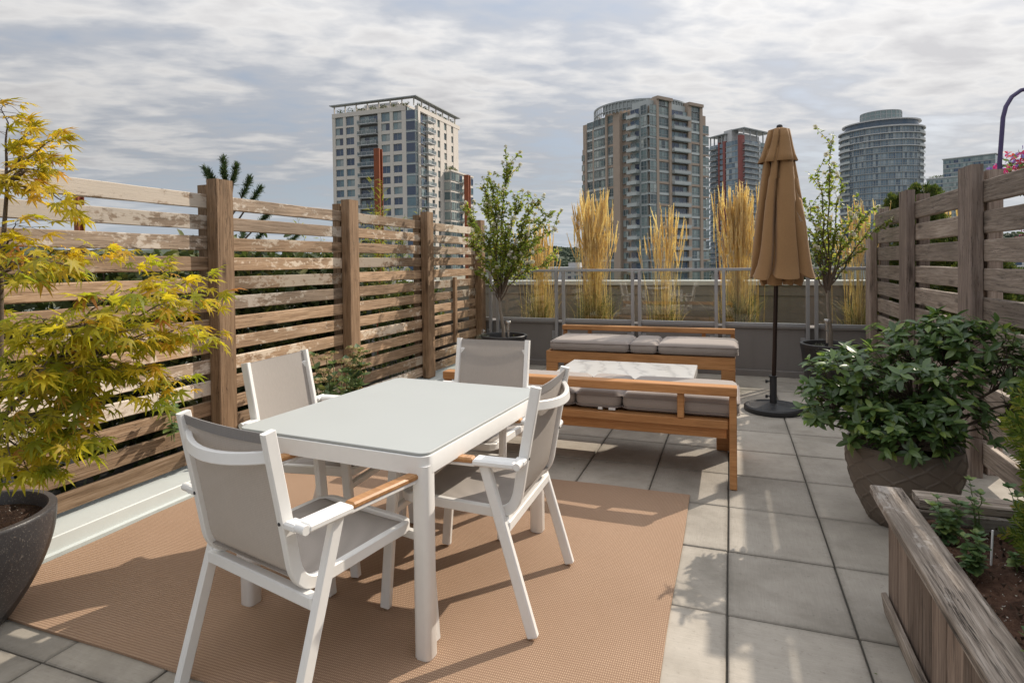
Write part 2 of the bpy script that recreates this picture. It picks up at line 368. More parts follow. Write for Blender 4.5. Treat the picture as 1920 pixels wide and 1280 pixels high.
# ------------------------------------------------------------------ geometry helpers
class G:
    def __init__(s): s.v = []; s.f = []; s.m = []

    def add(s, vs, fs, m=0):
        b = len(s.v); s.v.extend(tuple(v) for v in vs)
        s.f.extend(tuple(i+b for i in f) for f in fs); s.m.extend([m]*len(fs))
        return s

    def box(s, c, size, b=.003, m=0, R=None):
        hx, hy, hz = (x/2 for x in size); b = min(b, hx*.9, hy*.9, hz*.9); vs = []; idx = {}
        for sx in (-1, 1):
            for sy in (-1, 1):
                for sz in (-1, 1):
                    k = (sx, sy, sz)
                    if b <= 0: idx[k] = [len(vs)]*3; vs.append(Vector((sx*hx, sy*hy, sz*hz)))
                    else:
                        idx[k] = [len(vs), len(vs)+1, len(vs)+2]
                        vs += [Vector((sx*hx, sy*(hy-b), sz*(hz-b))), Vector((sx*(hx-b), sy*hy, sz*(hz-b))), Vector((sx*(hx-b), sy*(hy-b), sz*hz))]
        fs = []
        P = [(-1, -1), (1, -1), (1, 1), (-1, 1)]
        for a in range(3):
            for sg in (-1, 1):
                def key(p):
                    k = [0, 0, 0]; k[a] = sg; k[(a+1) % 3] = p[0]; k[(a+2) % 3] = p[1]; return tuple(k)
                q = [idx[key(p)][a] for p in P]
                fs.append(tuple(q if sg > 0 else q[::-1]))
        if b > 0:
            for a in range(3):
                b1, b2 = (a+1) % 3, (a+2) % 3
                for s1 in (-1, 1):
                    for s2 in (-1, 1):
                        k = [0, 0, 0]; k[b1] = s1; k[b2] = s2
                        k[a] = -1; lo = tuple(k); k[a] = 1; hi = tuple(k)
                        q = [idx[lo][b1], idx[lo][b2], idx[hi][b2], idx[hi][b1]]
                        fs.append(tuple(q[::-1] if s1*s2 > 0 else q))
            for k, t in idx.items():
                fs.append(tuple(t if k[0]*k[1]*k[2] > 0 else t[::-1]))
        c = Vector(c)
        if R is not None: vs = [R @ v for v in vs]
        return s.add([v+c for v in vs], fs, m)

    def beam(s, p0, p1, w, t, side=(1, 0, 0), b=.003, m=0):
        """box from p0 to p1, w along side, t across"""
        p0, p1 = Vector(p0), Vector(p1); z = (p1-p0); L = z.length; z.normalize()
        x = Vector(side); x = (x-z*x.dot(z)).normalized(); y = z.cross(x)
        return s.box((p0+p1)/2, (w, t, L), b, m, Matrix((x, y, z)).transposed())

    def ring_sweep(s, rings, m=0, closed=False, cap=True):
        n = len(rings[0]); vs = [v for r in rings for v in r]; fs = []
        for i in range(len(rings)-1 + (1 if closed else 0)):
            a = i*n; b = ((i+1) % len(rings))*n
            for j in range(n):
                k = (j+1) % n
                fs.append((a+j, a+k, b+k, b+j))
        if cap and not closed:
            fs.append(tuple(range(n-1, -1, -1))); fs.append(tuple((len(rings)-1)*n+j for j in range(n)))
        return s.add(vs, fs, m)

    def tube(s, pts, r, n=8, m=0, cap=True):
        pts = [Vector(p) for p in pts]; k = len(pts)
        rs = r if isinstance(r, (list, tuple)) else [r]*k
        t0 = (pts[1]-pts[0]).normalized()
        x = t0.orthogonal().normalized(); rings = []
        for i in range(k):
            t = (pts[min(i+1, k-1)]-pts[max(i-1, 0)]).normalized()
            x = (x-t*x.dot(t)).normalized(); y = t.cross(x)
            rings.append([pts[i]+(x*cos(2*pi*j/n)+y*sin(2*pi*j/n))*rs[i] for j in range(n)])
        return s.ring_sweep(rings, m, cap=cap)

    def sweep(s, pts, side, w, t, m=0):
        """rectangular section along a planar path; w along side, t in the plane"""
        pts = [Vector(p) for p in pts]; sd_ = Vector(side).normalized(); rings = []
        for i in range(len(pts)):
            d = (pts[min(i+1, len(pts)-1)]-pts[max(i-1, 0)]).normalized(); nn = sd_.cross(d).normalized()
            k = 1.0
            if 0 < i < len(pts)-1:
                d1 = (pts[i]-pts[i-1]).normalized(); k = 1/max(.5, d1.dot(d))
            e = .18
            prof = [(-.5, -.5+e), (-.5+e, -.5), (.5-e, -.5), (.5, -.5+e), (.5, .5-e), (.5-e, .5), (-.5+e, .5), (-.5, .5-e)]
            mn = min(w, t)
            ring = []
            for px, py in [(-1, -1), (-1, -1), (1, -1), (1, -1), (1, 1), (1, 1), (-1, 1), (-1, 1)]: pass
            bb = mn*.14
            cs = [(-w/2, -t/2+bb), (-w/2+bb, -t/2), (w/2-bb, -t/2), (w/2, -t/2+bb), (w/2, t/2-bb), (w/2-bb, t/2), (-w/2+bb, t/2), (-w/2, t/2-bb)]
            rings.append([pts[i]+sd_*a+nn*(b*k) for a, b in cs])
        return s.ring_sweep(rings, m)

    def lathe(s, prof, n=48, c=(0, 0, 0), m=0, fn=None):
        c = Vector(c); rings = []
        for r, z in prof:
            ring = []
            for j in range(n):
                a = 2*pi*j/n; rr, zz = (r, z) if fn is None else fn(r, z, a)
                ring.append(c+Vector((rr*cos(a), rr*sin(a), zz)))
            rings.append(ring)
        n0 = len(s.f); s.ring_sweep(rings, m, cap=False)
        return s

    def disc(s, c, r, n=32, m=0, bump=0.0, seed=0):
        rg = random.Random(seed); c = Vector(c); vs = [c]; fs = []; K = 5
        for k in range(1, K+1):
            for j in range(n):
                a = 2*pi*j/n; vs.append(c+Vector((r*k/K*cos(a), r*k/K*sin(a), (rg.random()-.5)*bump if k < K else 0)))
        for j in range(n): fs.append((0, 1+j, 1+(j+1) % n))
        for k in range(K-1):
            for j in range(n):
                a = 1+k*n+j; b = 1+k*n+(j+1) % n; fs.append((a, a+n, b+n, b))
        return s.add(vs, fs, m)

    def xf(s, Mx):
        s.v = [tuple(Mx @ Vector(v)) for v in s.v]; return s

    def mesh(s, name, mats, smooth=None):
        me = bpy.data.meshes.new(name); me.from_pydata(s.v, [], s.f)
        mats = mats if isinstance(mats, (list, tuple)) else [mats]
        for x in mats: me.materials.append(M[x] if isinstance(x, str) else x)
        if any(s.m): me.polygons.foreach_set('material_index', s.m)
        if smooth is not None:
            me.polygons.foreach_set('use_smooth', [True]*len(me.polygons))
            if smooth < 180: me.set_sharp_from_angle(angle=R_(smooth))
        me.update()
        return me

    def build(s, name, mats, parent=None, smooth=None, world=False, loc=None, rot=None):
        if world and parent is not None:
            o = parent.location; s.v = [(v[0]-o.x, v[1]-o.y, v[2]-o.z) for v in s.v]
        return link(name, s.mesh(name, mats, smooth), parent, loc, rot)


def link(name, me, parent=None, loc=None, rot=None):
    o = bpy.data.objects.new(name, me); COL.objects.link(o)
    if parent is not None: o.parent = parent
    if loc is not None: o.location = loc
    if rot is not None: o.rotation_euler = rot
    return o


def tag(o, label, cat, group=None):
    o['label'] = label; o['category'] = cat
    if group: o['group'] = group
    return o


def root(name, label, cat, loc=(0, 0, 0), rz=0.0, group=None):
    o = bpy.data.objects.new(name, None); COL.objects.link(o); o.location = loc; o.rotation_euler = (0, 0, rz)
    o.empty_display_size = .1
    return tag(o, label, cat, group)


def struct(o): o['kind'] = 'structure'; return o
def stuff(o): o['kind'] = 'stuff'; return o


def copy_tree(o, parent=None):
    c = o.copy(); COL.objects.link(c); c.parent = parent
    for ch in list(o.children): copy_tree(ch, c)
    return c


BOARDS = {}


def board(L, W, T, mats, b=.004, seg=1, seed=0):
    """a board, length on X, width on Z, thickness on Y, edges slightly uneven"""
    k = (round(L, 3), W, T, mats, seed)
    if k in BOARDS: return BOARDS[k]
    rg = random.Random(seed*7+1); n = 9; rings = []
    for i in range(n):
        x = -L/2+L*i/(n-1); e = [(rg.random()-.5)*.004 for _ in range(4)]
        w, t = W/2, T/2
        cs = [(-t, -w+b+e[0]), (-t+b, -w+e[0]), (t-b, -w+e[1]), (t, -w+b+e[1]), (t, w-b+e[2]), (t-b, w+e[2]), (-t+b, w+e[3]), (-t, w-b+e[3])]
        rings.append([Vector((x, y, z)) for y, z in cs])
    g = G().ring_sweep(rings)
    BOARDS[k] = g.mesh('board', mats)
    return BOARDS[k]


def leaves_np(tmpl, pos, dirs, nrm, sc):
    TV, TF = tmpl; TV = np.array(TV, float)
    Y = dirs/np.linalg.norm(dirs, axis=1, keepdims=True)
    X = np.cross(Y, nrm); X /= (np.linalg.norm(X, axis=1, keepdims=True)+1e-9); Z = np.cross(X, Y)
    B = np.stack([X, Y, Z], 1)                                # n,3(axis),3
    V = pos[:, None, :]+np.einsum('tk,nkc->ntc', TV, B)*sc[:, None, None]
    n, t = len(pos), len(TV)
    F = [tuple(i*t+j for j in f) for i in range(n) for f in TF]
    return V.reshape(-1, 3), F


def cloud(name, tmpl, pos, dirs, nrm, sc, mat, parent, kind_stuff=False, off=None):
    V, F = leaves_np(tmpl, pos, dirs, nrm, sc)
    if off is not None: V = V-np.array(off)
    me = bpy.data.meshes.new(name); me.from_pydata(V.tolist(), [], F); me.materials.append(M[mat]); me.update()
    o = link(name, me, parent)
    if kind_stuff: stuff(o)
    return o


def leaf_frame(p, d, n, s):
    Y = Vector(d).normalized(); X = Y.cross(Vector(n)).normalized(); Z = X.cross(Y)
    return Matrix(((X.x*s, Y.x*s, Z.x*s, p[0]), (X.y*s, Y.y*s, Z.y*s, p[1]), (X.z*s, Y.z*s, Z.z*s, p[2]), (0, 0, 0, 1)))


def t_maple(curl=1.0):
    V = [(0, 0, 0)]; tips = []; F = []
    A = [-118, -78, -39, 0, 39, 78, 118]; Ls = [.42, .72, .93, 1.0, .93, .72, .42]
    val = [-150, -98, -58, -19, 19, 58, 98, 150]; Rv_ = [.12, .25, .30, .31, .31, .30, .25, .12]
    for a, r in zip(val, Rv_): V.append((r*sin(R_(a)), r*cos(R_(a)), -.1*r*r))
    for i, (a, r) in enumerate(zip(A, Ls)):
        w = .085*r; am = R_(a); rm = .58*r
        mx, my = rm*sin(am), rm*cos(am); b = len(V)
        V.append((mx-w*cos(am), my+w*sin(am), -.22*curl*rm*rm-.03)); V.append((mx+w*cos(am), my-w*sin(am), -.22*curl*rm*rm-.03))
        V.append((r*sin(am), r*cos(am), -.34*curl*r*r)); V.append((mx, my, -.22*curl*rm*rm+.015))
        F += [(0, 1+i, b, b+3), (0, b+3, b+1, 2+i), (b, b+2, b+3), (b+3, b+2, b+1)]
    return V, F


def t_oval(w=.2, droop=.2, fold=.06, n=5):
    V = []; F = []
    for i in range(n):
        y = i/(n-1); ww = w*(sin(pi*min(1, y*.93+.06))**.8); z = -droop*y*y
        V += [(-ww, y, z+fold*ww/w), (0, y, z), (ww, y, z+fold*ww/w)]
    for i in range(n-1):
        a = i*3; F += [(a, a+1, a+4, a+3), (a+1, a+2, a+5, a+4)]
    return V, F


T_KITE = ([(0, 0, 0), (-.24, .45, .05), (0, 1, -.12), (.24, .45, .05), (0, .5, -.02)], [(0, 4, 1), (1, 4, 2), (0, 3, 4), (4, 3, 2)])
T_LANCE = ([(0, 0, 0), (-.07, .35, .02), (.07, .35, .02), (0, 1, -.15)], [(0, 2, 1), (1, 2, 3)])


def t_flower(n=5):
    V = [(0, 0, 0)]; F = []
    for i in range(n):
        a = 2*pi*i/n
        for da, r in ((-.5, .75), (0, 1.0), (.5, .75)):
            V.append((r*cos(a+da), r*sin(a+da), .25*r*r))
        b = 1+3*i; F += [(0, b, b+1), (0, b+1, b+2)]
    return V, F


def t_spray():
    """flat fan of scale foliage"""
    V = []; F = []
    def strip(x0, y0, x1, y1, w):
        dx, dy = x1-x0, y1-y0; l = math.hypot(dx, dy); nx, ny = -dy/l*w, dx/l*w; b = len(V)
        mx, my = x0+dx*.55, y0+dy*.55
        V.extend([(x0, y0, 0), (mx+nx, my+ny, .02), (x1, y1, -.06), (mx-nx, my-ny, .02)]); F.append((b, b+1, b+2, b+3))
    strip(0, 0, 0, 1, .05)
    for k, y in enumerate((.12, .28, .44, .6, .74)):
        l = .5*(1-y*.6)
        for sg in (-1, 1): strip(0, y, sg*l*.8, y+l*.75, .055)
    return V, F


TM, TO, TF5, TS = t_maple(), t_oval(), t_flower(), t_spray()


def rdirs(rng, n): d = rng.normal(size=(n, 3)); return d/np.linalg.norm(d, axis=1, keepdims=True)


def curve(p0, p1, up=.3, n=8, jit=0.0, rg=None, sag=0.0):
    p0, p1 = Vector(p0), Vector(p1); d = p1-p0; c = p0+d*.45+Vector((0, 0, d.length*up)); out = []
    for i in range(n):
        t = i/(n-1); q = p0*(1-t)**2+c*2*t*(1-t)+p1*t*t
        if rg and 0 < i < n-1: q += Vector((rg.uniform(-jit, jit), rg.uniform(-jit, jit), rg.uniform(-jit, jit)))
        out.append(q)
    return out

# ------------------------------------------------------------------ sky
def make_world():
    w = bpy.data.worlds.new('World'); scene.world = w; w.use_nodes = True; t = NT(w.node_tree)
    sky = t.n('ShaderNodeTexSky', sky_type='NISHITA', sun_disc=False, sun_elevation=R_(SUN_EL), sun_rotation=R_(SUN_AZ), altitude=30, air_density=1.0, dust_density=2.0, ozone_density=1.0)
    d = t.n('ShaderNodeTexCoord').outputs['Generated']
    sp = t.n('ShaderNodeSeparateXYZ', {0: d}); z = t.math('MAXIMUM', sp.outputs[2], 0.0)
    k = t.math('DIVIDE', 1.0, t.math('ADD', z, .10))
    p = t.n('ShaderNodeCombineXYZ', {0: t.math('MULTIPLY', sp.outputs[0], k), 1: t.math('MULTIPLY', sp.outputs[1], k), 2: 0.0}).outputs[0]
    rot = t.mapping(p, (1.0, 1.0, 1.0), (0, 0, R_(-28)))
    big = t.noise(t.mapping(rot, (.6, .8, 1), loc=(3.7, 1.3, 0)), .75, 4, .5, .4)
    med = t.noise(t.mapping(rot, (1.0, 1.45, 1), loc=(.4, 7.1, 0)), 1.25, 7, .5, .3)
    fine = t.noise(t.mapping(rot, (1.3, 2.1, 1)), 4.2, 6, .5, .2)
    f = t.math('ADD', t.math('MULTIPLY', med, .70), t.math('MULTIPLY', fine, .30))
    f = t.math('ADD', f, t.math('MULTIPLY', t.math('SUBTRACT', big, .5), .45))
    cover = t.ramp(f, [(.34, 0.74), (.45, .92), (.58, 1.0)])
    # the cloud deck: thin bright parts and grey bellies; brighter towards the sun
    sdot = t.n('ShaderNodeVectorMath', {0: d, 1: tuple(sd)}, operation='DOT_PRODUCT').outputs['Value']
    s1 = t.math('POWER', t.math('MAXIMUM', t.math('MULTIPLY_ADD', sdot, .5, .5), 0.0), 4.0)
    bel = t.ramp(f, [(.34, (.50, .545, .62)), (.46, (.57, .59, .635)), (.57, (.84, .83, .825)), (.68, (.65, .645, .66))])
    up = t.math('POWER', z, 1.5)
    br = t.math('MULTIPLY_ADD', s1, 2.0, t.math('MULTIPLY_ADD', up, 10.5, 4.2))
    cl = t.n('ShaderNodeVectorMath', {0: bel, 1: br}, operation='MULTIPLY')
    t.L.new(br, cl.inputs[1])
    hz = t.ramp(z, [(0.0, 1.0), (.16, 0.0)])
    sc = t.n('ShaderNodeVectorMath', {0: sky.outputs[0], 3: .95}, operation='SCALE'); sc.inputs['Scale'].default_value = .95
    c = t.mix(cover, sc.outputs[0], cl.outputs[0])
    c = t.mix(t.math('MULTIPLY', hz, .55), c, (3.9, 4.5, 5.2))
    bg = t.n('ShaderNodeBackground', {'Color': c, 'Strength': .10})
    t.n('ShaderNodeOutputWorld', {'Surface': bg.outputs[0]})
    w.cycles.sampling_method = 'MANUAL'; w.cycles.sample_map_resolution = 512


make_world()

# ------------------------------------------------------------------ setting: far ground, hill, terrace
g = G(); g.add([(-6000, -6000, 0), (6000, -6000, 0), (6000, 6000, 0), (-6000, 6000, 0)], [(0, 1, 2, 3)])
struct(g.build('city_ground', 'city', loc=(0, 0, -30)))


def hill():
    rg = np.random.default_rng(4); g = G(); n = 70; vs = []; fs = []
    for i in range(n):
        a = R_(-62+124*i/(n-1)); ridge = 62+14*sin(i*.31)+8*sin(i*.83+1)+rg.normal()*2
        for r, h in ((1500, -30), (1850, -8), (2150, ridge*.45), (2450, ridge*.85), (2750, ridge*.8), (3400, -30)):
            vs.append((-r*sin(a), r*cos(a), h))
    for i in range(n-1):
        for k in range(5): fs.append((i*6+k, i*6+k+1, i*6+k+7, i*6+k+6))
    struct(G().add(vs, fs).build('hill', 'hill', smooth=180))
    # the wood on the hill, one mass
    T = [(0, 0, 1.0)]; F = []
    for k, (r, z) in enumerate(((.45, .75), (.62, .35), (.4, 0))):
        for j in range(5): T.append((r*cos(2*pi*j/5+k), r*sin(2*pi*j/5+k), z))
    for j in range(5):
        F.append((0, 1+j, 1+(j+1) % 5))
        for k in range(2): a = 1+k*5; F.append((a+j, a+5+j, a+5+(j+1) % 5, a+(j+1) % 5))
    T = np.array(T); N = 6500; V = []; FF = []
    for i in range(N):
        a = R_(rg.uniform(-32, 32)); r = rg.uniform(1700, 2560); u = (a+R_(62))/R_(124)*69
        ridge = 62+14*sin(u*.31)+8*sin(u*.83+1)
        h = np.interp(r, [1500, 1850, 2150, 2450, 2750], [-30, -8, ridge*.45, ridge*.85, ridge*.8])
        s = rg.uniform(6, 13)
        b = len(V)*16
        V.append(T*np.array([s, s, s*rg.uniform(.6, 1.1)])*rg.uniform(.85, 1.15, (16, 3))+np.array([-r*sin(a), r*cos(a), h-2]))
        FF += [tuple(b+q for q in f) for f in F]
    me = bpy.data.meshes.new('hill_forest'); me.from_pydata(np.concatenate(V).tolist(), [], FF); me.materials.append(M['forest'])
    stuff(link('hill_forest', me))


hill()

# terrace: base slab with loose concrete pavers
g = G(); g.box((-.2, 3.4, -.16), (10.6, 11.9, .29), 0)
terr = struct(g.build('terrace_floor', 'joint'))
rg = random.Random(5)
TX0, TPX, TY0, TPY = -.018, .4635, 2.498, .5525
TILE = {}


def tile_mesh(w, d):
    k = (round(w, 3), round(d, 3))
    if k not in TILE: TILE[k] = G().box((0, 0, 0), (w, d, .04), .004).mesh('paver', 'paver')
    return TILE[k]


for i in range(-7, 6):
    for j in range(-6, 10):
        x0, x1 = TX0+i*TPX, TX0+(i+1)*TPX; y0, y1 = TY0+j*TPY, min(TY0+(j+1)*TPY, 7.80)
        x0 = max(x0, -3.12)
        if x1-x0 < .05: continue
        w, d = x1-x0-.0075, y1-y0-.0075
        link('paver', tile_mesh(w, d), terr, ((x0+x1)/2+rg.uniform(-.001, .001), (y0+y1)/2, -.021+rg.uniform(-.0018, .0012)), (rg.uniform(-.0016, .0016), rg.uniform(-.0016, .0016), rg.uniform(-.0012, .0012)))

r = np.random.default_rng(8); n = 90
p = np.stack([r.uniform(-2.9, 1.4, n), r.uniform(1.0, 7.6, n), np.full(n, .004)], 1)
stuff(cloud('leaf_litter', T_KITE, p, np.concatenate([rdirs(r, n)[:, :2], np.full((n, 1), .1)], 1), rdirs(r, n)*.3+np.array([0, 0, 1.0]), r.uniform(.006, .020, n), 'blade', None))
# pale metal flashing kerb along the left side
g = G()
g.ring_sweep([[Vector((x, y, z)) for x, z in ((-3.12, -.01), (-3.118, .014), (-3.142, .018), (-3.148, .084), (-3.153, .089), (-3.62, .098), (-3.62, -.01))] for y in (-1.5, 7.78)])
struct(g.build('kerb', 'curb', smooth=30))

# low rendered wall under the glass guard, planting trough behind it, outer concrete wall
g = G(); g.box((-.2, 7.93, .28), (10.6, .26, .60), .004); g.box((-.2, 7.775, .035), (10.6, .05, .075), .004); g.box((-.2, 7.93, .588), (10.6, .30, .022), .003)
tag(g.build('low_wall', 'wall'), 'low dark grey rendered wall carrying the glass guard', 'wall')
g = G(); g.box((-.2, 8.62, .25), (10.6, 1.1, .5), 0); struct(g.build('planting_ground', 'soil'))
ow = root('parapet_wall', 'board-marked concrete parapet wall with white coping behind the tall grasses', 'wall', (-.2, 9.3, -.01))
G().box((0, 0, .525), (10.6, .26, 1.05), .003).box((0, -.136, 1.0), (10.6, .012, .19), .002).build('wall_body', 'concrete', ow)
G().box((0, 0, 1.086), (10.64, .33, .07), .006).build('coping', 'coping', ow)

# ------------------------------------------------------------------ glass guard
gd = root('glass_guard', 'grey aluminium guard rail with clear glass panes and paired posts on the low wall', 'railing', (-.2, 7.78, 0))
pairs = [(-4.2, -4.1), (-3.183, -3.077), (-2.217, -2.119), (-1.193, -1.104), (-.167, -.079), (.855, .945), (1.88, 1.98), (2.9, 3.0)]
post_me = G().box((0, 0, .82), (.040, .045, .93), .003).mesh('post', 'rail')
br_me = G().box((0, 0, 0), (.055, .012, .11), .002).box((.0, -.01, .02), (.018, .012, .018), .003).mesh('bracket', 'rail')
for a, b in pairs:
    for x, sg in ((a, -1), (b, 1)):
        link('post', post_me, gd, (x+.2, -.02, 0))
        link('bracket', br_me, gd, (x+.2+sg*.048, .012, .42))
G().box((0, -.012, 1.295), (8.0, .055, .034), .004).build('top_rail', 'rail', gd)
for (a0, a), (b, b1) in zip(pairs[:-1], pairs[1:]):
    L = b-a-.04; x = (a+b)/2+.2
    G().box((x, .03, .96), (L-.01, .01, .64), .001).build('pane', 'glass', gd)
    G().box((x, .02, .622), (L, .04, .045), .004).build('bottom_rail', 'rail', gd)


# ------------------------------------------------------------------ fences
def fence(name, label, xf, sgn, ys, ztop, pw, pitch, n, tp, pm, fm, topm, thin=.032, postw=(.14, .09), zpost=0.0, rear=True, zt=None, seed=1):
    """planks on X=xf facing sgn*X, posts in front at the given y"""
    rt = root(name, label, 'fence', (xf, ys[0], 0)); rg = random.Random(seed); ys0 = ys[0]
    for i, y in enumerate(ys):
        top = tp if zt is None else zt[i]
        me = G().xf(Matrix.Identity(4)); g = G()
        L = top-zpost
        me = board(round(L, 3), postw[0], postw[1], pm, .006, seed=i % 3)
        # post stands upright: length axis up, width along Y
        link('post', me, rt, (sgn*(thin/2+postw[1]/2), y-ys0, zpost+L/2), (0, -pi/2, pi/2 if sgn > 0 else -pi/2))
        if rear:
            me = board(round(tp-zpost-.03, 3), .09, .085, pm, .006, seed=4)
            link('rear_post', me, rt, (-sgn*(thin/2+.05), y-ys0+.01, zpost+(tp-zpost-.03)/2), (0, -pi/2, pi/2))
    for a, b in zip(ys[:-1], ys[1:]):
        for k in range(n):
            L = b-a-.004; z = ztop-k*pitch-pw/2
            me = board(round(L, 2), pw, thin, topm if (k < 3 and rg.random() < .75) or rg.random() < .12 else fm, .004, seed=rg.randrange(4))
            o = link('plank', me, rt, (rg.uniform(-.003, .003), (a+b)/2-ys0, z+rg.uniform(-.004, .004)), (rg.uniform(-.0025, .0025)*0, rg.uniform(-.003, .003)*sgn, 0))
            o.rotation_euler = (rg.uniform(-.02, .02), rg.uniform(-.0022, .0022), -pi/2 if sgn > 0 else pi/2)
    return rt


lf = fence('slat_fence', 'weathered brown cedar slat fence with peeling pale patches along the left side', -3.345, 1,
           [.15, 1.67, 3.14, 4.62, 6.10, 7.64], 1.900, .094, .1405, 13, 2.005, 'post', 'fence', 'fence_top', postw=(.15, .09), zpost=.1, seed=3)
# short upright nailed over the far bay
link('batten', board(.83, .07, .035, 'post', .005), lf, (.034, 6.87-.15, .82), (0, -pi/2, pi/2))
rf = fence('slat_fence', 'grey-brown weathered slat fence of wide boards along the right side', 1.53, -1,
           [-2.96, -1.44, .08, 1.6, 3.13, 4.69, 6.18, 7.60], 1.895, .140, .185, 10, 2.005, 'post2', 'fence2', 'fence2',
           thin=.040, postw=(.24, .068), zpost=0.0, seed=9, zt=[2.005]*7+[1.70])

# ------------------------------------------------------------------ rug
g = G(); n1, n2 = 46, 36; rx0, rx1, ry0, ry1 = -3.085, -.232, 1.512, 3.682; vs = []; fs = []
rr = random.Random(2)
for i in range(n1+1):
    for j in range(n2+1):
        u, v = i/n1, j/n2; e = (.004*sin(u*9)+.003*sin(u*23)) if j in (0, n2) else 0; e2 = .003*sin(v*11) if i in (0, n1) else 0
        vs.append((rx0+(rx1-rx0)*u+e2+1.66, ry0+(ry1-ry0)*v+e-2.6, .009+.0016*sin(u*31+v*5)*sin(v*17)))
top = len(vs)
for i in range(n1):
    for j in range(n2): a = i*(n2+1)+j; fs.append((a, a+n2+1, a+n2+2, a+1))
loop = [i*(n2+1) for i in range(n1+1)]+[n1*(n2+1)+j for j in range(1, n2+1)]+[i*(n2+1)+n2 for i in range(n1-1, -1, -1)]+[j for j in range(n2-1, 0, -1)]
for q in loop: vs.append((vs[q][0], vs[q][1], 0.0))
for k in range(len(loop)):
    a, b = loop[k], loop[(k+1) % len(loop)]; fs.append((a, top+k, top+(k+1) % len(loop), b))
g.add(vs, fs)
tag(g.build('rug', 'rug', loc=(-1.66, 2.6, .001)), 'brown woven outdoor rug lying under the white dining table', 'rug')

# ------------------------------------------------------------------ towers
class Facade:
    """a vertical wall plane: O its lower-left corner seen from outside, u to the right, z up"""
    def __init__(s, rt, O, u):
        s.rt = rt; s.O = Vector((O[0]-rt.location.x, O[1]-rt.location.y, 0)); s.u = Vector((u[0], u[1], 0)).normalized()
        s.rot = math.atan2(s.u.y, s.u.x)

    def put(s, name, me, x, z, out=0.0):
        n = Vector((s.u.y, -s.u.x, 0))
        p = s.O+s.u*x+n*out-Vector((0, 0, s.rt.location.z))
        return link(name, me, s.rt, (p.x, p.y, z-s.rt.location.z), (0, 0, s.rot))


def win_me(w, h, cols, glass, frame='t_mull', rows=(), fr=.09, dep=.12):
    g = G()
    g.add([(fr, -.04, fr), (w-fr, -.04, fr), (w-fr, -.04, h-fr), (fr, -.04, h-fr)], [(0, 1, 2, 3)], 0) if cols == 1 else None
    if cols > 1:
        cw = w/cols
        for c in range(cols):
            a, b = max(fr, c*cw), min(w-fr, (c+1)*cw)
            g.add([(a, -.04, fr), (b, -.04, fr), (b, -.04, h-fr), (a, -.04, h-fr)], [(0, 1, 2, 3)], 0)
    for x in [fr/2]+[w*c/cols for c in range(1, cols)]+[w-fr/2]:
        g.box((x, -dep/2, h/2), (fr, dep, h), 0, 1)
    for z in [fr/2]+[h*r for r in rows]+[h-fr/2]:
        g.box((w/2, -dep/2+.004, z), (w-2*fr, dep, fr), 0, 1)
    return g.mesh('window', [glass, frame])


def slab_me(w, d, h, mat): return G().box((w/2, -d/2, h/2), (w, d, h), 0).mesh('slab', mat)


def balc_me(w, d, h, mat='t_white', rail='t_rail', solid=False):
    """slab with a front and two returns: rail of glass between posts, or a solid front"""
    g = G(); g.box((w/2, -d/2, .1), (w, d, .2), 0, 0)
    if solid:
        g.box((w/2, -d+.06, .5), (w, .12, .8), 0, 0)
        for x in (.06, w-.06): g.box((x, -d/2, .5), (.12, d-.24, .8), 0, 0)
        g.box((w/2, -d+.05, 1.08), (w, .05, .05), 0, 2)
    else:
        g.box((w/2, -d+.04, .65), (w-.1, .03, .85), 0, 1)
        for x in (.04, w-.04): g.box((x, -d/2, .65), (.03, d-.12, .85), 0, 1)
    k = max(2, int(w/1.3))
    for i in range(k+1): g.box((.04+(w-.08)*i/k, -d+.04, .68), (.07, .07, .96), 0, 2)
    if not solid: g.box((w/2, -d+.04, 1.15), (w, .09, .07), 0, 2)
    return g.mesh('balcony', [mat, rail, 't_white'])


rng0 = random.Random(77)


def hedge(name, mat, parent, c, size, n, seed, s=.5):
    rg = np.random.default_rng(seed); p = rg.uniform(-.5, .5, (n, 3))*np.array(size)+np.array(c)
    return cloud(name, T_KITE, p, rdirs(rg, n), rdirs(rg, n), rg.uniform(.7, 1.3, n)*s, mat, parent)


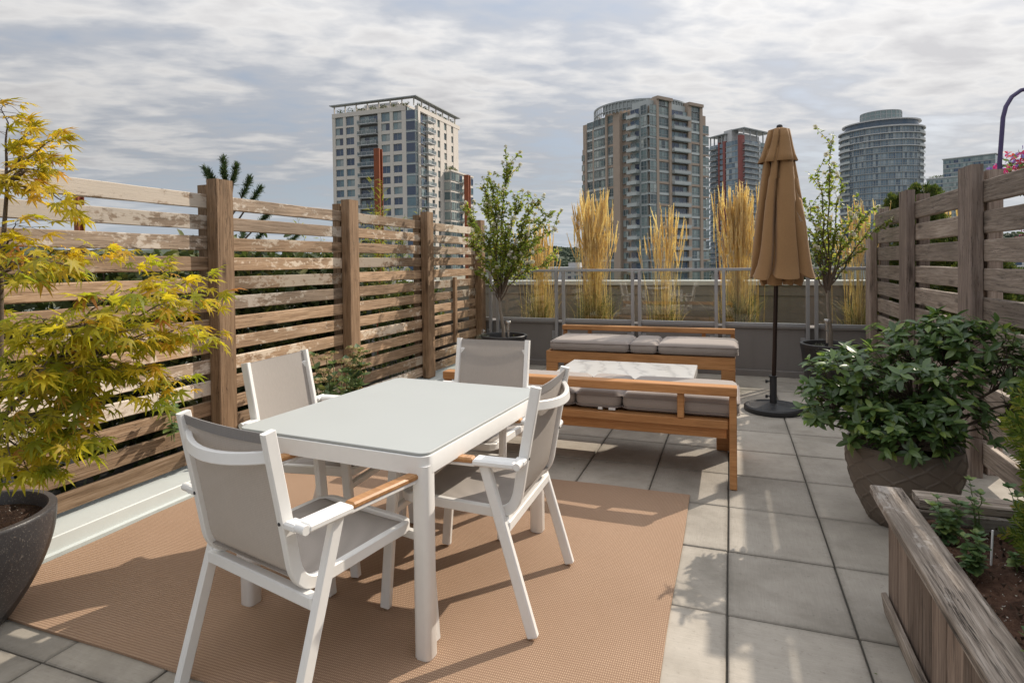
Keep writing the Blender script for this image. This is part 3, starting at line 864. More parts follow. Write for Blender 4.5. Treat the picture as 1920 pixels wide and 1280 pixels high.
def tower_pale():
    X0, X1, Y0, Y1, Z0, ZT = -108.7, -81.3, 145.2, 172.6, -30, 45.0
    rt = root('apartment_tower', 'pale concrete apartment tower with square windows and a planted roof terrace', 'building', (X0, Y0, Z0))
    B = lambda x0, x1, y0, y1, z0, z1, nm, mt: G().box(((x0+x1)/2-X0, (y0+y1)/2-Y0, (z0+z1)/2-Z0), (x1-x0, y1-y0, z1-z0), 0).build(nm, mt, rt)
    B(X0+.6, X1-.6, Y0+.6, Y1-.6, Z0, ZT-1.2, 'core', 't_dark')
    FL = 2.99; NF = 15
    L = Facade(rt, (X0, Y0), (1, 0)); Rr = Facade(rt, (X1, Y0), (0, 1))
    zf = [ZT-1.25-FL*(k+1) for k in range(NF)]
    W = 27.4

    def piers(F, spans, zb, zt, out=.05, dep=.65):
        for a, b in spans:
            F.put('pier', G().box(((b-a)/2, dep/2-out, (zt-zb)/2), (b-a, dep, zt-zb), 0).mesh('pier', 't_conc'), a, zb)
    # left face: window columns, recessed balconies, glazed corner
    cols = [(1.05, 3.75), (4.7, 7.45), (16.5, 19.3), (20.3, 23.1)]
    piers(L, [(0, 1.05), (3.75, 4.7), (7.45, 9.15), (15.4, 16.5), (19.3, 20.3), (23.1, 24.5)], Z0, ZT, .06)
    L.put('parapet', G().box((12.25, .3, .6), (24.5, .72, 1.2), 0).mesh('parapet', 't_conc'), 0, ZT-1.2, .1)
    wm = win_me(2.74, 2.02, 2, 't_g1'); wm2 = win_me(2.74, 2.45, 2, 't_g1')
    for k, z in enumerate(zf):
        for i, (a, b) in enumerate(cols):
            tall = k == 0
            L.put('spandrel', slab_me(b-a, .5, .97 if not tall else .5, 't_conc'), a, z-.02, -.52)
            L.put('window', wm2 if tall else wm, a, z+(.5 if tall else .95), -.32)
        L.put('balcony', balc_me(6.25, 1.3, 1.1), 9.15, z+.15, .1-.2)
        L.put('balcony_door', win_me(6.1, 2.3, 4, 't_g1'), 9.2, z+.35, -.58)
        L.put('corner_glazing', win_me(2.9, FL-.45, 1, 't_g1'), 24.5, z+.4, .02)
        L.put('glazed_spandrel', slab_me(2.9, .3, .42, 't_spand'), 24.5, z-.02, -.28)
    # right face, in the sun
    piers(Rr, [(1.06, 1.6), (7.25, 9.3), (11.0, 13.1), (14.8, 17.4), (19.2, 22.4), (23.8, 27.4)], Z0, ZT, .06)
    piers(Rr, [(1.05, 2.2)], Z0, ZT, .35)
    Rr.put('parapet', G().box((14.3, .3, .6), (26.2, .72, 1.2), 0).mesh('parapet', 't_conc'), 1.06, ZT-1.2, .1)
    rc = [(9.3, 11.0), (13.1, 14.8), (17.4, 19.2), (22.4, 23.8)]
    for k, z in enumerate(zf):
        for a, b in rc:
            Rr.put('spandrel', slab_me(b-a, .5, .97, 't_conc'), a, z-.02, -.52)
            Rr.put('window', win_me(b-a, 2.02, 1, 't_g2'), a, z+.95, -.32)
        Rr.put('balcony', balc_me(4.6, 1.9, 1.1), 2.3, z+.15, .9)
        Rr.put('balcony_door', win_me(4.9, 2.3, 3, 't_g1'), 2.25, z+.35, -.58)
        Rr.put('corner_glazing', win_me(1.05, FL-.45, 1, 't_g2'), 0, z+.4, .02)
        Rr.put('glazed_spandrel', slab_me(1.05, .3, .42, 't_spand'), 0, z-.02, -.28)
    # roof terrace: set-back penthouse, thin canopy on posts, planting
    B(X0+5, X1-6, Y0+5, Y1-5, ZT-1.2, ZT+2.2, 'penthouse', 't_conc')
    for i in range(9): L.put('penthouse_window', win_me(1.6, 1.9, 1, 't_g2'), 5.4+i*1.75, ZT-.4, -5.0+.05)
    for i in range(8): Rr.put('penthouse_window', win_me(1.5, 1.9, 1, 't_g2'), 5.6+i*2.0, ZT-.4, -6.0+.05)
    for (a, b, c_, d_) in ((X0-.4, X1+.8, Y0-.8, Y0+1.1), (X1-1.1, X1+.8, Y0+1.1, Y1+.3)):
        B(a, b, c_, d_, ZT+2.15, ZT+2.4, 'canopy', 't_mull')
    B(X0+7, X1-9, Y0+6, Y1-6, ZT+2.2, ZT+3.3, 'plant_room', 't_grey')
    pm = G().box((0, 0, 1.1), (.28, .28, 2.15), 0).mesh('canopy_post', 't_conc')
    for i in range(8): L.put('canopy_post', pm, .6+i*3.75, ZT, -.3)
    for i in range(1, 7): Rr.put('canopy_post', pm, i*4.3, ZT, -.3)
    for i in range(7): hedge('roof_shrub', 'shrub', rt, (2.5+i*3.6, .5, ZT+.45-Z0), (2.2, .8, 1.1+.4*(i % 2)), 60, i, .55)
    for i in range(6): hedge('roof_shrub', 'shrub', rt, (W-.6, 3+i*4.2, ZT+.45-Z0), (.8, 2.4, 1.0+.5*(i % 2)), 60, 20+i, .55)
    # lower wing to the right, and the balconies of the hidden left side
    zw = 29.0
    B(X1-8, X1+2.2, Y0+17.2, Y1+6, Z0, zw, 'wing', 't_conc')
    wl = Facade(rt, (X1-.0, Y0+17.2), (1, 0)); wr = Facade(rt, (X1+2.2, Y0+17.2), (0, 1))
    wr.put('parapet', G().box((8.1, .2, .25), (16.6, .7, .5), 0).mesh('parapet', 't_conc'), 0, zw, .15)
    for k in range(10):
        z = zw-FL*(k+1)
        wl.put('window', win_me(2.1, 2.4, 1, 't_g2'), .06, z+.4, .05)
        for a, w_ in ((.2, 2.6), (3.2, 2.5)): wr.put('window', win_me(w_, 2.4, 2, 't_g2'), a, z+.4, .05)
        wr.put('balcony', balc_me(3.4, 1.5, 1.1), 6.0, z+.1, .1)
        for a in (6.1, 10.2, 12.4, 14.6): wr.put('window', win_me(1.7, 2.1, 1, 't_g1'), a, z+.5, .05)
    lb = balc_me(2.6, 1.6, 1.1)
    sd_ = Facade(rt, (X0, Y1), (0, -1))
    for k in range(6, 13): sd_.put('balcony', lb, 22.5, zf[k]+.1, .1)
    for k in range(5): hedge('balcony_shrub', 'shrub', rt, (-.9, 2.8, zf[6+(k*2) % 7]+1.6-Z0), (.9, 1.4, 1.0), 30, 60+k, .5)
    hedge('roof_shrub', 'shrub', rt, (W+1.0, 21, zw+.9-Z0), (1.6, 5.0, 1.6), 120, 90, .7)


def tower_tan():
    c0 = Vector((-19.8, 157.9)); ul = Vector((.801, -.599)); ur = Vector((.599, .801)); WL, WR = 27.0, 23.6
    o = c0-ul*WL; Z0, ZT = -30, 42.0; FL = 2.92
    rt = root('apartment_tower', 'tan brick and green glass apartment tower with a curved screen on its roof', 'building', (o.x, o.y, Z0))
    L = Facade(rt, o, ul); Rr = Facade(rt, c0, ur)
    ang = math.atan2(ul.y, ul.x)

    def blk(F, a, b, d0, d1, zt, mt, nm):   # block over a..b along the face, from d0 (outward) back to d1
        F.put(nm, G().box(((b-a)/2, (d1+d0)/2 if False else (d1-d0)/2, (zt-Z0)/2), (b-a, d1+d0, zt-Z0), 0).mesh(nm, mt), a, Z0)
    blk(L, .3, WL-.4, -.3, 23.0, ZT-.3, 't_brick', 'core')
    def pier(F, a, b, out, zt, mt='t_brick', back=1.2): F.put('pier', G().box(((b-a)/2, (back-out)/2, (zt-Z0)/2), (b-a, back+out, zt-Z0), 0).mesh('pier', mt), a, Z0)
    NF = 17
    # left face
    pier(L, 0, 2.0, -.25, ZT-7.5, back=6); pier(L, 2.0, 2.7, .5, ZT-2.6); pier(L, 5.4, 6.1, .5, ZT-2.6); pier(L, 11.3, 12.0, .9, ZT+1.5, back=3); pier(L, 14.6, 17.2, 1.0, ZT+1.5, back=3)
    L.put('bay_head', G().box((3.4, .5, .5), (3.4, 1.6, 1.0), 0).mesh('bay_head', 't_brick'), 11.6, ZT+.5, .55)
    w_s = win_me(1.2, 1.7, 1, 't_g2'); w_b = win_me(2.7, 2.05, 2, 't_g2', rows=(.35,)); w_c = win_me(5.2, 1.95, 5, 't_g2'); w_m = win_me(1.9, 1.7, 2, 't_g2')
    w_p = win_me(2.6, 2.1, 2, 't_g2', rows=(.35,)); w_cl = win_me(2.15, FL-.55, 2, 't_g2', rows=(.4,)); w_cr = win_me(2.44, FL-.55, 2, 't_g2', rows=(.4,))
    w_r1 = win_me(3.9, 2.15, 3, 't_g2', rows=(.35,)); w_r2 = win_me(3.6, 2.15, 3, 't_g2', rows=(.35,)); w_r3 = win_me(2.8, FL-.7, 2, 't_g2', rows=(.4,)); w_d = win_me(6.3, 2.25, 4, 't_g1')
    bl = balc_me(3.6, 1.5, 1.0, 't_spand', solid=True); br_ = balc_me(6.5, 1.5, 1.0, 't_spand', solid=True); dl = win_me(3.3, 2.25, 2, 't_g1')
    for k in range(NF):
        z = ZT-FL*(k+1)
        if k > 2: L.put('window', w_s, .4, z+.7, .28)
        if k > 0 or True:
            L.put('window', w_b, 2.7, z+.65, .05); L.put('spandrel', slab_me(2.7, .25, .62, 't_spand'), 2.7, z, -.0)
        L.put('window', w_c, 6.1, z+.75, .5); L.put('spandrel', slab_me(5.2, .6, .72, 't_spand'), 6.1, z, -.1)
        L.put('window', w_p, 12.0, z+.7, .35); L.put('spandrel', slab_me(2.6, .5, .65, 't_spand' if k % 2 else 't_brick'), 12.0, z, -.1)
        L.put('window', w_m, 17.5, z+.75, .02)
        L.put('balcony', bl, 20.3, z, .0); L.put('balcony_door', dl, 20.5, z+.3, .03)
        L.put('corner_glazing', w_cl, 24.6, z+.5, .35); L.put('glazed_spandrel', slab_me(2.15, .5, .5, 't_spand'), 24.6, z, -.2)
        Rr.put('corner_glazing', w_cr, .0, z+.5, .35); Rr.put('glazed_spandrel', slab_me(2.44, .5, .5, 't_spand'), 0, z, -.2)
        band = k % 2 == 0
        Rr.put('window', w_r1, 3.3, z+.6, .1); Rr.put('spandrel', slab_me(3.9, .35, .58, 't_brick' if band and k > 1 else 't_spand'), 3.3, z, -.05)
        Rr.put('balcony', br_, 8.15, z, .0); Rr.put('balcony_door', w_d, 8.25, z+.3, .03)
        Rr.put('window', w_r2, 15.95, z+.6, .1); Rr.put('spandrel', slab_me(3.6, .35, .58, 't_brick' if band and k > 1 else 't_spand'), 15.95, z, -.05)
        if k > 0: Rr.put('window', w_r3, 20.6, z+.4, .2); Rr.put('spandrel', slab_me(2.8, .4, .4, 't_brick' if k % 2 else 't_spand'), 20.6, z, -.05)
    pier(Rr, 2.44, 3.3, .55, ZT+1.9, back=2.5); pier(Rr, 7.2, 8.15, .55, ZT+1.9, back=2.5); pier(Rr, 14.65, 15.95, .55, ZT+1.9, back=4); pier(Rr, 19.55, 20.6, .55, ZT+1.9, back=4)
    Rr.put('bay_head', G().box((2.86, .6, .4), (5.7, 2.0, .8), 0).mesh('bay_head', 't_brick'), 2.45, ZT+1.5, .56)
    Rr.put('bay_head', G().box((2.97, .6, .4), (5.9, 2.0, .8), 0).mesh('bay_head', 't_brick'), 14.66, ZT+1.5, .56)
    for a, b in ((3.3, 7.2), (15.95, 19.55)):
        Rr.put('window', win_me(b-a, 1.5, 3, 't_g2'), a, ZT+.05, .15)
    blk(Rr, .0, 20.5, -.5, 6.0, ZT+1.3, 't_spand', 'top_storey')
    # curved screen on the roof: posts, rails and glass
    ctr = Vector((o.x, o.y))+ul*13.2+Vector((-ul.y, ul.x))*11
    cx, cy = ctr.x-o.x, ctr.y-o.y; rad = 13.2; N = 46
    a0, a1 = R_(150), R_(375); P = [a0+(a1-a0)*i/N for i in range(N+1)]
    g = G()
    for nm, r, z0, z1 in (('screen_rail', .3, ZT+2.3, ZT+2.7), ('screen_rail', .3, ZT+.5, ZT+.8)):
        gg = G(); gg.ring_sweep([[Vector((cx+rr_*cos(a), cy+rr_*sin(a), zz-Z0)) for rr_, zz in ((rad-r, z0), (rad+.1, z0), (rad+.1, z1), (rad-r, z1))] for a in P]); gg.build(nm, 't_mull', rt)
    for i, a in enumerate(P):
        link('screen_post', SCREEN_POST, rt, (cx+rad*cos(a), cy+rad*sin(a), ZT-.4-Z0), (0, 0, a))
    gg = G(); q = [a for a in P if a > R_(228)]
    gg.ring_sweep([[Vector((cx+rr_*cos(a), cy+rr_*sin(a), zz-Z0)) for rr_, zz in ((rad-.3, ZT), (rad-.2, ZT), (rad-.2, ZT+2.3), (rad-.3, ZT+2.3))] for a in q]); gg.build('screen_glass', 't_spand', rt)
    G().box((cx+1, cy+1, ZT+2.4-Z0), (9, 9, 5.2), 0).build('plant_room', 't_grey', rt)


SCREEN_POST = G().box((0, 0, 1.5), (.22, .22, 3.0), 0).mesh('screen_post', 't_mull')


def tower_red():
    Z0, ZT = -30, 64.0; cc = Vector((5.9, 332.5)); le = Vector((-10.4, 347.9)); re = Vector((19.9, 353.7))
    FL = 2.95; d = (cc-le); WL = d.length; ul = d.normalized(); ur = (re-cc).normalized(); WR = (re-cc).length
    rt = root('apartment_tower', 'grey glass apartment tower with dark red brick fins, behind the tan tower', 'building', (le.x, le.y, Z0))
    # body follows the plan
    pl = [le, cc, re, re+(le-cc)*.9, le+(re-cc)*.6]
    def prism(nm, pts, z0, z1, mt):
        c = sum(pts, Vector((0, 0)))/len(pts)
        g = G(); g.ring_sweep([[Vector((p.x-le.x, p.y-le.y, z-Z0)) for p in pts] for z in (z0, z1)]); return g.build(nm, mt, rt)
    sh = lambda pts, k: [sum(pts, Vector((0, 0)))/len(pts)+(p-sum(pts, Vector((0, 0)))/len(pts))*k for p in pts]
    prism('core', sh(pl, .97), Z0, ZT, 't_grey')
    prism('penthouse', sh(pl, .7), ZT, ZT+4.2, 't_white')
    L = Facade(rt, le, ul); Rr = Facade(rt, cc, ur)
    fin = lambda F, a, w, out, zt, mt: F.put('fin', G().box((w/2, 1.0-out/2, (zt-Z0)/2), (w, 2.0+out, zt-Z0), 0).mesh('fin', mt), a, Z0)
    wl = WL
    fin(L, wl*.30, wl*.045, .8, ZT+.6, 't_red'); fin(L, wl*.455, wl*.07, .9, ZT+.6, 't_red'); fin(L, wl*.93, wl*.07, 1.2, ZT+2.0, 't_red')
    NF = 24
    w1 = win_me(wl*.10, 2.2, 1, 't_g3'); w2 = win_me(wl*.36, 2.45, 4, 't_g3'); b1 = balc_me(wl*.30, 2.2, 1.0, 't_grey'); w3 = win_me(wl*.27, 2.3, 3, 't_g3')
    b2 = balc_me(WR*.56, 1.4, 1.0, 't_white'); w4 = win_me(WR*.54, 2.3, 5, 't_g3'); w5 = win_me(WR*.3, 2.2, 3, 't_g4')
    for k in range(NF):
        z = ZT-FL*(k+1)
        L.put('balcony', b1, 0, z, .2); L.put('window', w3, .2, z+.4, .1)
        L.put('window', w1, wl*.35, z+.4, .5); L.put('window', w2, wl*.55, z+.35, .6); L.put('spandrel', slab_me(wl*.4, .7, .34, 't_spand'), wl*.53, z, -.1)
        Rr.put('balcony', b2, WR*.02, z, .2); Rr.put('window', w4, WR*.03, z+.4, .1)
        Rr.put('window', w5, WR*.66, z+.5, .1)
    fin(Rr, WR*.60, WR*.06, .4, ZT+.5, 't_white')
    # roof canopies on short legs
    up = Vector((-ul.y, ul.x))
    for F, a, b, zt in ((L, -.5, wl*.55, ZT+4.4), (Rr, WR*.05, WR+2.0, ZT+5.6)):
        F.put('roof_canopy', G().box(((b-a)/2, 3.0, .25), (b-a, 7.5, .5), 0).mesh('roof_canopy', 't_mull'), a, zt)
        for i in range(5): F.put('canopy_leg', G().box((.25, .3, (zt-ZT)/2), (.5, .5, zt-ZT), 0).mesh('canopy_leg', 't_mull'), a+.6+(b-a-1.8)*i/4, ZT)
    L.put('plant_room', G().box((2.2, 3.2, 3.2), (5.5, 5, 6.4), 0).mesh('plant_room', 't_white'), wl*.45, ZT)


def tower_oval():
    cx, cy, a, b = 69.0, 334.7, 17.2, 15.0; Z0, ZT = -30, 62.0; FL = 3.05
    rt = root('apartment_tower', 'oval grey glass apartment tower with ringed balconies and a glazed drum on top', 'building', (cx, cy, Z0))
    th = math.atan2(-cx, cy)      # broad side turned to the terrace
    def pt(t, k=1.0, e=0.0): x, y = (a+e)*k*cos(t), (b+e)*k*sin(t); return Vector((x*cos(th)-y*sin(th), x*sin(th)+y*cos(th), 0))
    N = 72
    def oval(nm, k, e, z0, z1, mt, kind=None, e2=None):
        g = G(); e2 = e if e2 is None else e2
        g.ring_sweep([[pt(2*pi*i/N, k, ee)+Vector((0, 0, z-Z0)) for i in range(N)] for z, ee in ((z0, e), (z1, e2))]); return g.build(nm, mt, rt, 40)
    oval('core', 1.0, -.5, Z0, ZT, 't_grey')
    oval('top_storey', .90, 0, ZT, ZT+3.4, 't_g3'); oval('roof_slab', .94, .4, ZT+3.4, ZT+3.9, 't_white'); oval('roof_slab', 1.0, 1.0, ZT-.1, ZT+.5, 't_white')
    # glazed drum on the roof
    g = G(); R0 = .50
    oval('drum', R0, 0, ZT+3.9, ZT+9.0, 't_g4'); oval('drum_cap', R0, .25, ZT+9.0, ZT+9.4, 't_mull')
    for z in (5.6, 7.3): oval('drum_rail', R0, .12, ZT+z, ZT+z+.25, 't_mull')
    dm = G().box((0, 0, 2.55), (.3, .3, 5.1), 0).mesh('drum_mullion', 't_mull')
    for i in range(0, N, 3): p = pt(2*pi*i/N, R0, .1); link('drum_mullion', dm, rt, (p.x, p.y, ZT+3.9-Z0))
    # floors: projecting slab rings, panes set back between them; window panes as parts on the face turned to us
    NF = 22; cache = {}
    vis = [i for i in range(0, N, 2) if sin(2*pi*(i+1)/N) < .25]
    for k in range(NF):
        z = ZT-FL*(k+1)
        wide = k < 3
        oval('floor_slab', 1.0, .9 if wide else .38, z-(.12 if wide else .04), z+(.22 if wide else .18), 't_white' if wide else 't_mull')
        g = G(); g2 = G()
        for i in vis:
            t0, t1 = 2*pi*i/N, 2*pi*(i+2)/N; p0, p1 = pt(t0), pt(t1); mid = pt((t0+t1)/2)
            bal = (i*7 % 12 == 2) and not wide
            w = (p1-p0).length
            if w not in cache: pass
            u = (p1-p0); rotz = math.atan2(u.y, u.x)
            key = round(w, 1)
            if key not in cache: cache[key] = win_me(w, FL-.36, 3, 't_g3', rows=(.33,), fr=.12, dep=.14)
            if k < 15: link('window', cache[key], rt, (p0.x, p0.y, z+.24-Z0), (0, 0, rotz))
            else: g.box((mid.x, mid.y, z+1.5-Z0), (w, .1, FL-.4), 0, 0, Matrix.Rotation(rotz, 3, 'Z'))
        if g.v: stuff(g.build('lower_windows', 't_g3', rt))
        # balconies: rail segments
        if k < 15:
            for i0, i1 in ((37, 45), (66, 71)):
                gg = G(); gg.ring_sweep([[pt(2*pi*i/N, 1, .75)+Vector((0, 0, z+.2-Z0)), pt(2*pi*i/N, 1, .82)+Vector((0, 0, z+.2-Z0)), pt(2*pi*i/N, 1, .82)+Vector((0, 0, z+1.25-Z0)), pt(2*pi*i/N, 1, .75)+Vector((0, 0, z+1.25-Z0))] for i in range(i0, i1+1)])
                gg.build('balcony_rail', 't_spand', rt)


def tower_low():
    Z0 = -30; o = Vector((133.3, 507.3)); c = Vector((166, 489)); e = Vector((182, 513)); u = (c-o).normalized(); v = (e-c).normalized(); W1, W2 = (c-o).length, (e-c).length
    rt = root('apartment_block', 'low pale blue-green glass block stepping up at the top, right of the oval tower', 'building', (o.x, o.y, Z0))
    back = Vector((-u.y, u.x))
    def prism(nm, a, b, d0, d1, z0, z1, mt):
        pts = [o+u*a+back*d0, o+u*b+back*d0, o+u*b+back*d1, o+u*a+back*d1]
        g = G(); g.ring_sweep([[Vector((p.x-o.x, p.y-o.y, z-Z0)) for p in pts] for z in (z0, z1)]); g.build(nm, mt, rt)
    prism('body', 0, W1, .0, 26, Z0, 57, 't_g4'); prism('upper_body', 9, W1+1, 4, 24, 57, 70.5, 't_g4'); prism('roof_slab', 8.4, W1+1.6, 3.4, 24.6, 70.5, 71.1, 't_white'); prism('terrace_slab', -.4, W1+.5, -.5, 26.4, 57, 57.7, 't_white')
    L = Facade(rt, o, u); Ru = Facade(rt, o+back*4, u); Rr = Facade(rt, o+u*W1, v)
    wd = win_me(4.2, 2.2, 3, 't_g1'); wp = win_me(5.0, 2.3, 4, 't_g4')
    rg = random.Random(3)
    for k in range(9):
        z = 56.4-3.0*(k+1)
        L.put('slab', slab_me(W1, .3, .3, 't_white'), 0, z-.3, .05)
        for i in range(7): L.put('window', wd if (i+k//4) % 3 == 1 else wp, .4+i*5.3, z+.3, .1)
    for k in range(4):
        z = 70.0-3.1*(k+1); Ru.put('slab', slab_me(W1-8, .3, .3, 't_white'), 9, z-.2, .05)
        for i in range(5): Ru.put('window', wd if rg.random() < .6 else wp, 9.6+i*5.6, z+.4, .1)
    for i in range(6): hedge('terrace_shrub', 'shrub', rt, (u.x*(2+i*1.4)+back.x, u.y*(2+i*1.4)+back.y, 58.4-Z0), (1.6, 1.6, 1.6), 30, 300+i, .8)


tower_pale(); tower_tan(); tower_red(); tower_oval(); tower_low()


# ------------------------------------------------------------------ low city between the terrace and the hill
def low_city():
    rg = random.Random(12)
    spec = [  # x, y, w, d, h above ground, wall, label
        (-88, 330, 26, 16, 27.5, 't_grey', 'long grey low-rise block with a flat white roof beyond the parapet'),
        (-64, 420, 22, 16, 30.5, 't_white', 'white low-rise block under the hill'),
        (-120, 520, 30, 18, 29.0, 't_spand', 'pale low-rise block left of the tan tower'),
        (-95, 640, 34, 18, 34.0, 't_grey', 'grey stepped block in front of the wooded hill'),
        (-60, 760, 30, 20, 35.0, 't_conc', 'cream block in front of the wooded hill'),
        (-150, 760, 36, 20, 33.0, 't_white', 'white block far beyond the left sapling'),
        (-110, 980, 40, 22, 38.0, 't_conc', 'small cream block at the foot of the hill'),
        (-200, 1000, 46, 24, 40.0, 't_spand', 'small pale block at the foot of the hill'),
        (60, 235, 34, 20, 27.5, 't_spand', 'pale glass low-rise behind the right sapling'),
        (95, 260, 26, 22, 31.0, 't_white', 'white low-rise seen beyond the right fence'),
        (150, 210, 44, 26, 27.0, 't_g4', 'pale blue glass hall roof seen through the right fence'),
        (-150, 250, 40, 20, 26.0, 't_grey', 'grey low-rise seen through the gaps of the left fence'),
        (-230, 300, 44, 24, 28.0, 't_conc', 'cream low-rise far beyond the left fence'),
    ]
    for x, y, w, d, h, mt, lab in spec:
        rt = root('low_building', lab, 'building', (x, y, -30), rg.uniform(-.3, .3), 'low buildings of the far city')
        G().box((0, 0, h/2), (w, d, h), 0).build('wall', mt, rt)
        G().box((0, 0, h+.3), (w+.8, d+.8, .6), 0).build('roof', 't_white' if mt != 't_white' else 't_grey', rt)
        G().box((w*.2, 0, h+1.8), (w*.25, d*.4, 2.4), 0).build('roof_house', 't_grey', rt)
        nx = int(w/3.4)
        for k in range(4):
            for i in range(nx):
                pass
        g = G()
        for k in range(6):
            for i in range(nx): g.box((-w/2+1.7+i*(w-3.4)/(nx-1), -d/2-.03, h-2-k*3.1), (1.9, .1, 1.6), 0)
        stuff(g.build('windows', 't_g1', rt))
        if mt in ('t_white', 't_spand'):
            g = G()
            for i in range(9): g.box((-w/2+w*i/8, -d/2+.2, h+1.2), (.12, .12, 1.2), 0)
            g.box((0, -d/2+.2, h+1.8), (w, .12, .12), 0); g.build('roof_rail', 't_white', rt)
    r = np.random.default_rng(5); PP = []
    for i in range(260):
        y = r.uniform(320, 1500); x = r.uniform(-.42, .25)*y; h = r.uniform(16, 24)
        PP.append(rdirs(r, 40)*(r.uniform(.3, 1, (40, 1))**.5)*np.array([6, 6, h*.3])+np.array([x, y, h*.68-30]))
    PP = np.concatenate(PP); n = len(PP)
    stuff(cloud('far_trees', T_KITE, PP, rdirs(r, n), rdirs(r, n), r.uniform(2.5, 5, n), 'forest', None))


low_city()

# ------------------------------------------------------------------ dining table
def dining_table():
    rt = root('dining_table', 'white metal dining table with a frosted pale glass top standing on the brown rug', 'table', (-1.425, 2.435, .010), R_(-4.0))
    W, D, H = .93, 1.15, .735

    def rrect(w, d, r, n=6):
        P = []
        for cx, cy, a0 in ((w/2-r, d/2-r, 0), (-w/2+r, d/2-r, 90), (-w/2+r, -d/2+r, 180), (w/2-r, -d/2+r, 270)):
            for i in range(n+1): a = R_(a0+90*i/n); P.append((cx+r*cos(a), cy+r*sin(a)))
        return P
    def plate(nm, w, d, r, z0, z1, mt, bv=.002):
        g = G(); rings = []
        for k, z in ((bv, z0), (0, z0+bv), (0, z1-bv), (bv, z1)): rings.append([Vector((x, y, z)) for x, y in rrect(w-2*k, d-2*k, r)])
        g.ring_sweep(rings); return g.build(nm, mt, rt)
    # frame: rounded outer band with open middle
    g = G(); o, i_ = rrect(W, D, .045), rrect(W-.09, D-.09, .02)
    z0, z1 = H-.072, H-.007
    g.ring_sweep([[Vector((x, y, z)) for x, y in p] for p, z in ((i_, z0), (o, z0), (o, z1-.002), ([(x*.997, y*.997) for x, y in o], z1), (i_, z1), (i_, z0))], cap=False)
    g.build('table_frame', 'white', rt, 40)
    tp = plate('tabletop', W-.014, D-.014, .038, H-.005, H+.004, 'top', .0015)
    for sx in (-1, 1):
        for sy in (-1, 1):
            g = G(); q = rrect(.068, .068, .022, 4); k = 1.0
            rings = [[Vector((x*s, y*s, z)) for x, y in q] for s, z in ((.94, 0), (1, .004), (1, z0+.03))]
            g.ring_sweep(rings).build('leg', 'white', rt, 40, loc=(sx*(W/2-.0352), sy*(D/2-.0352), 0))


dining_table()


# ------------------------------------------------------------------ chairs (front towards +Y of the chair)
def spath():
    """side view of the back-and-seat frame, from the top of the back down and forward"""
    P = [(-.319, .932), (-.302, .84), (-.279, .72), (-.257, .60), (-.243, .52)]
    for i in range(1, 8):
        a = i/8; x = (1-a)**2*-.243+2*a*(1-a)*-.224+a*a*-.150; z = (1-a)**2*.52+2*a*(1-a)*.437+a*a*.436; P.append((x, z))
    return P+[(-.150, .436), (-.02, .441), (.12, .447), (.225, .449)]


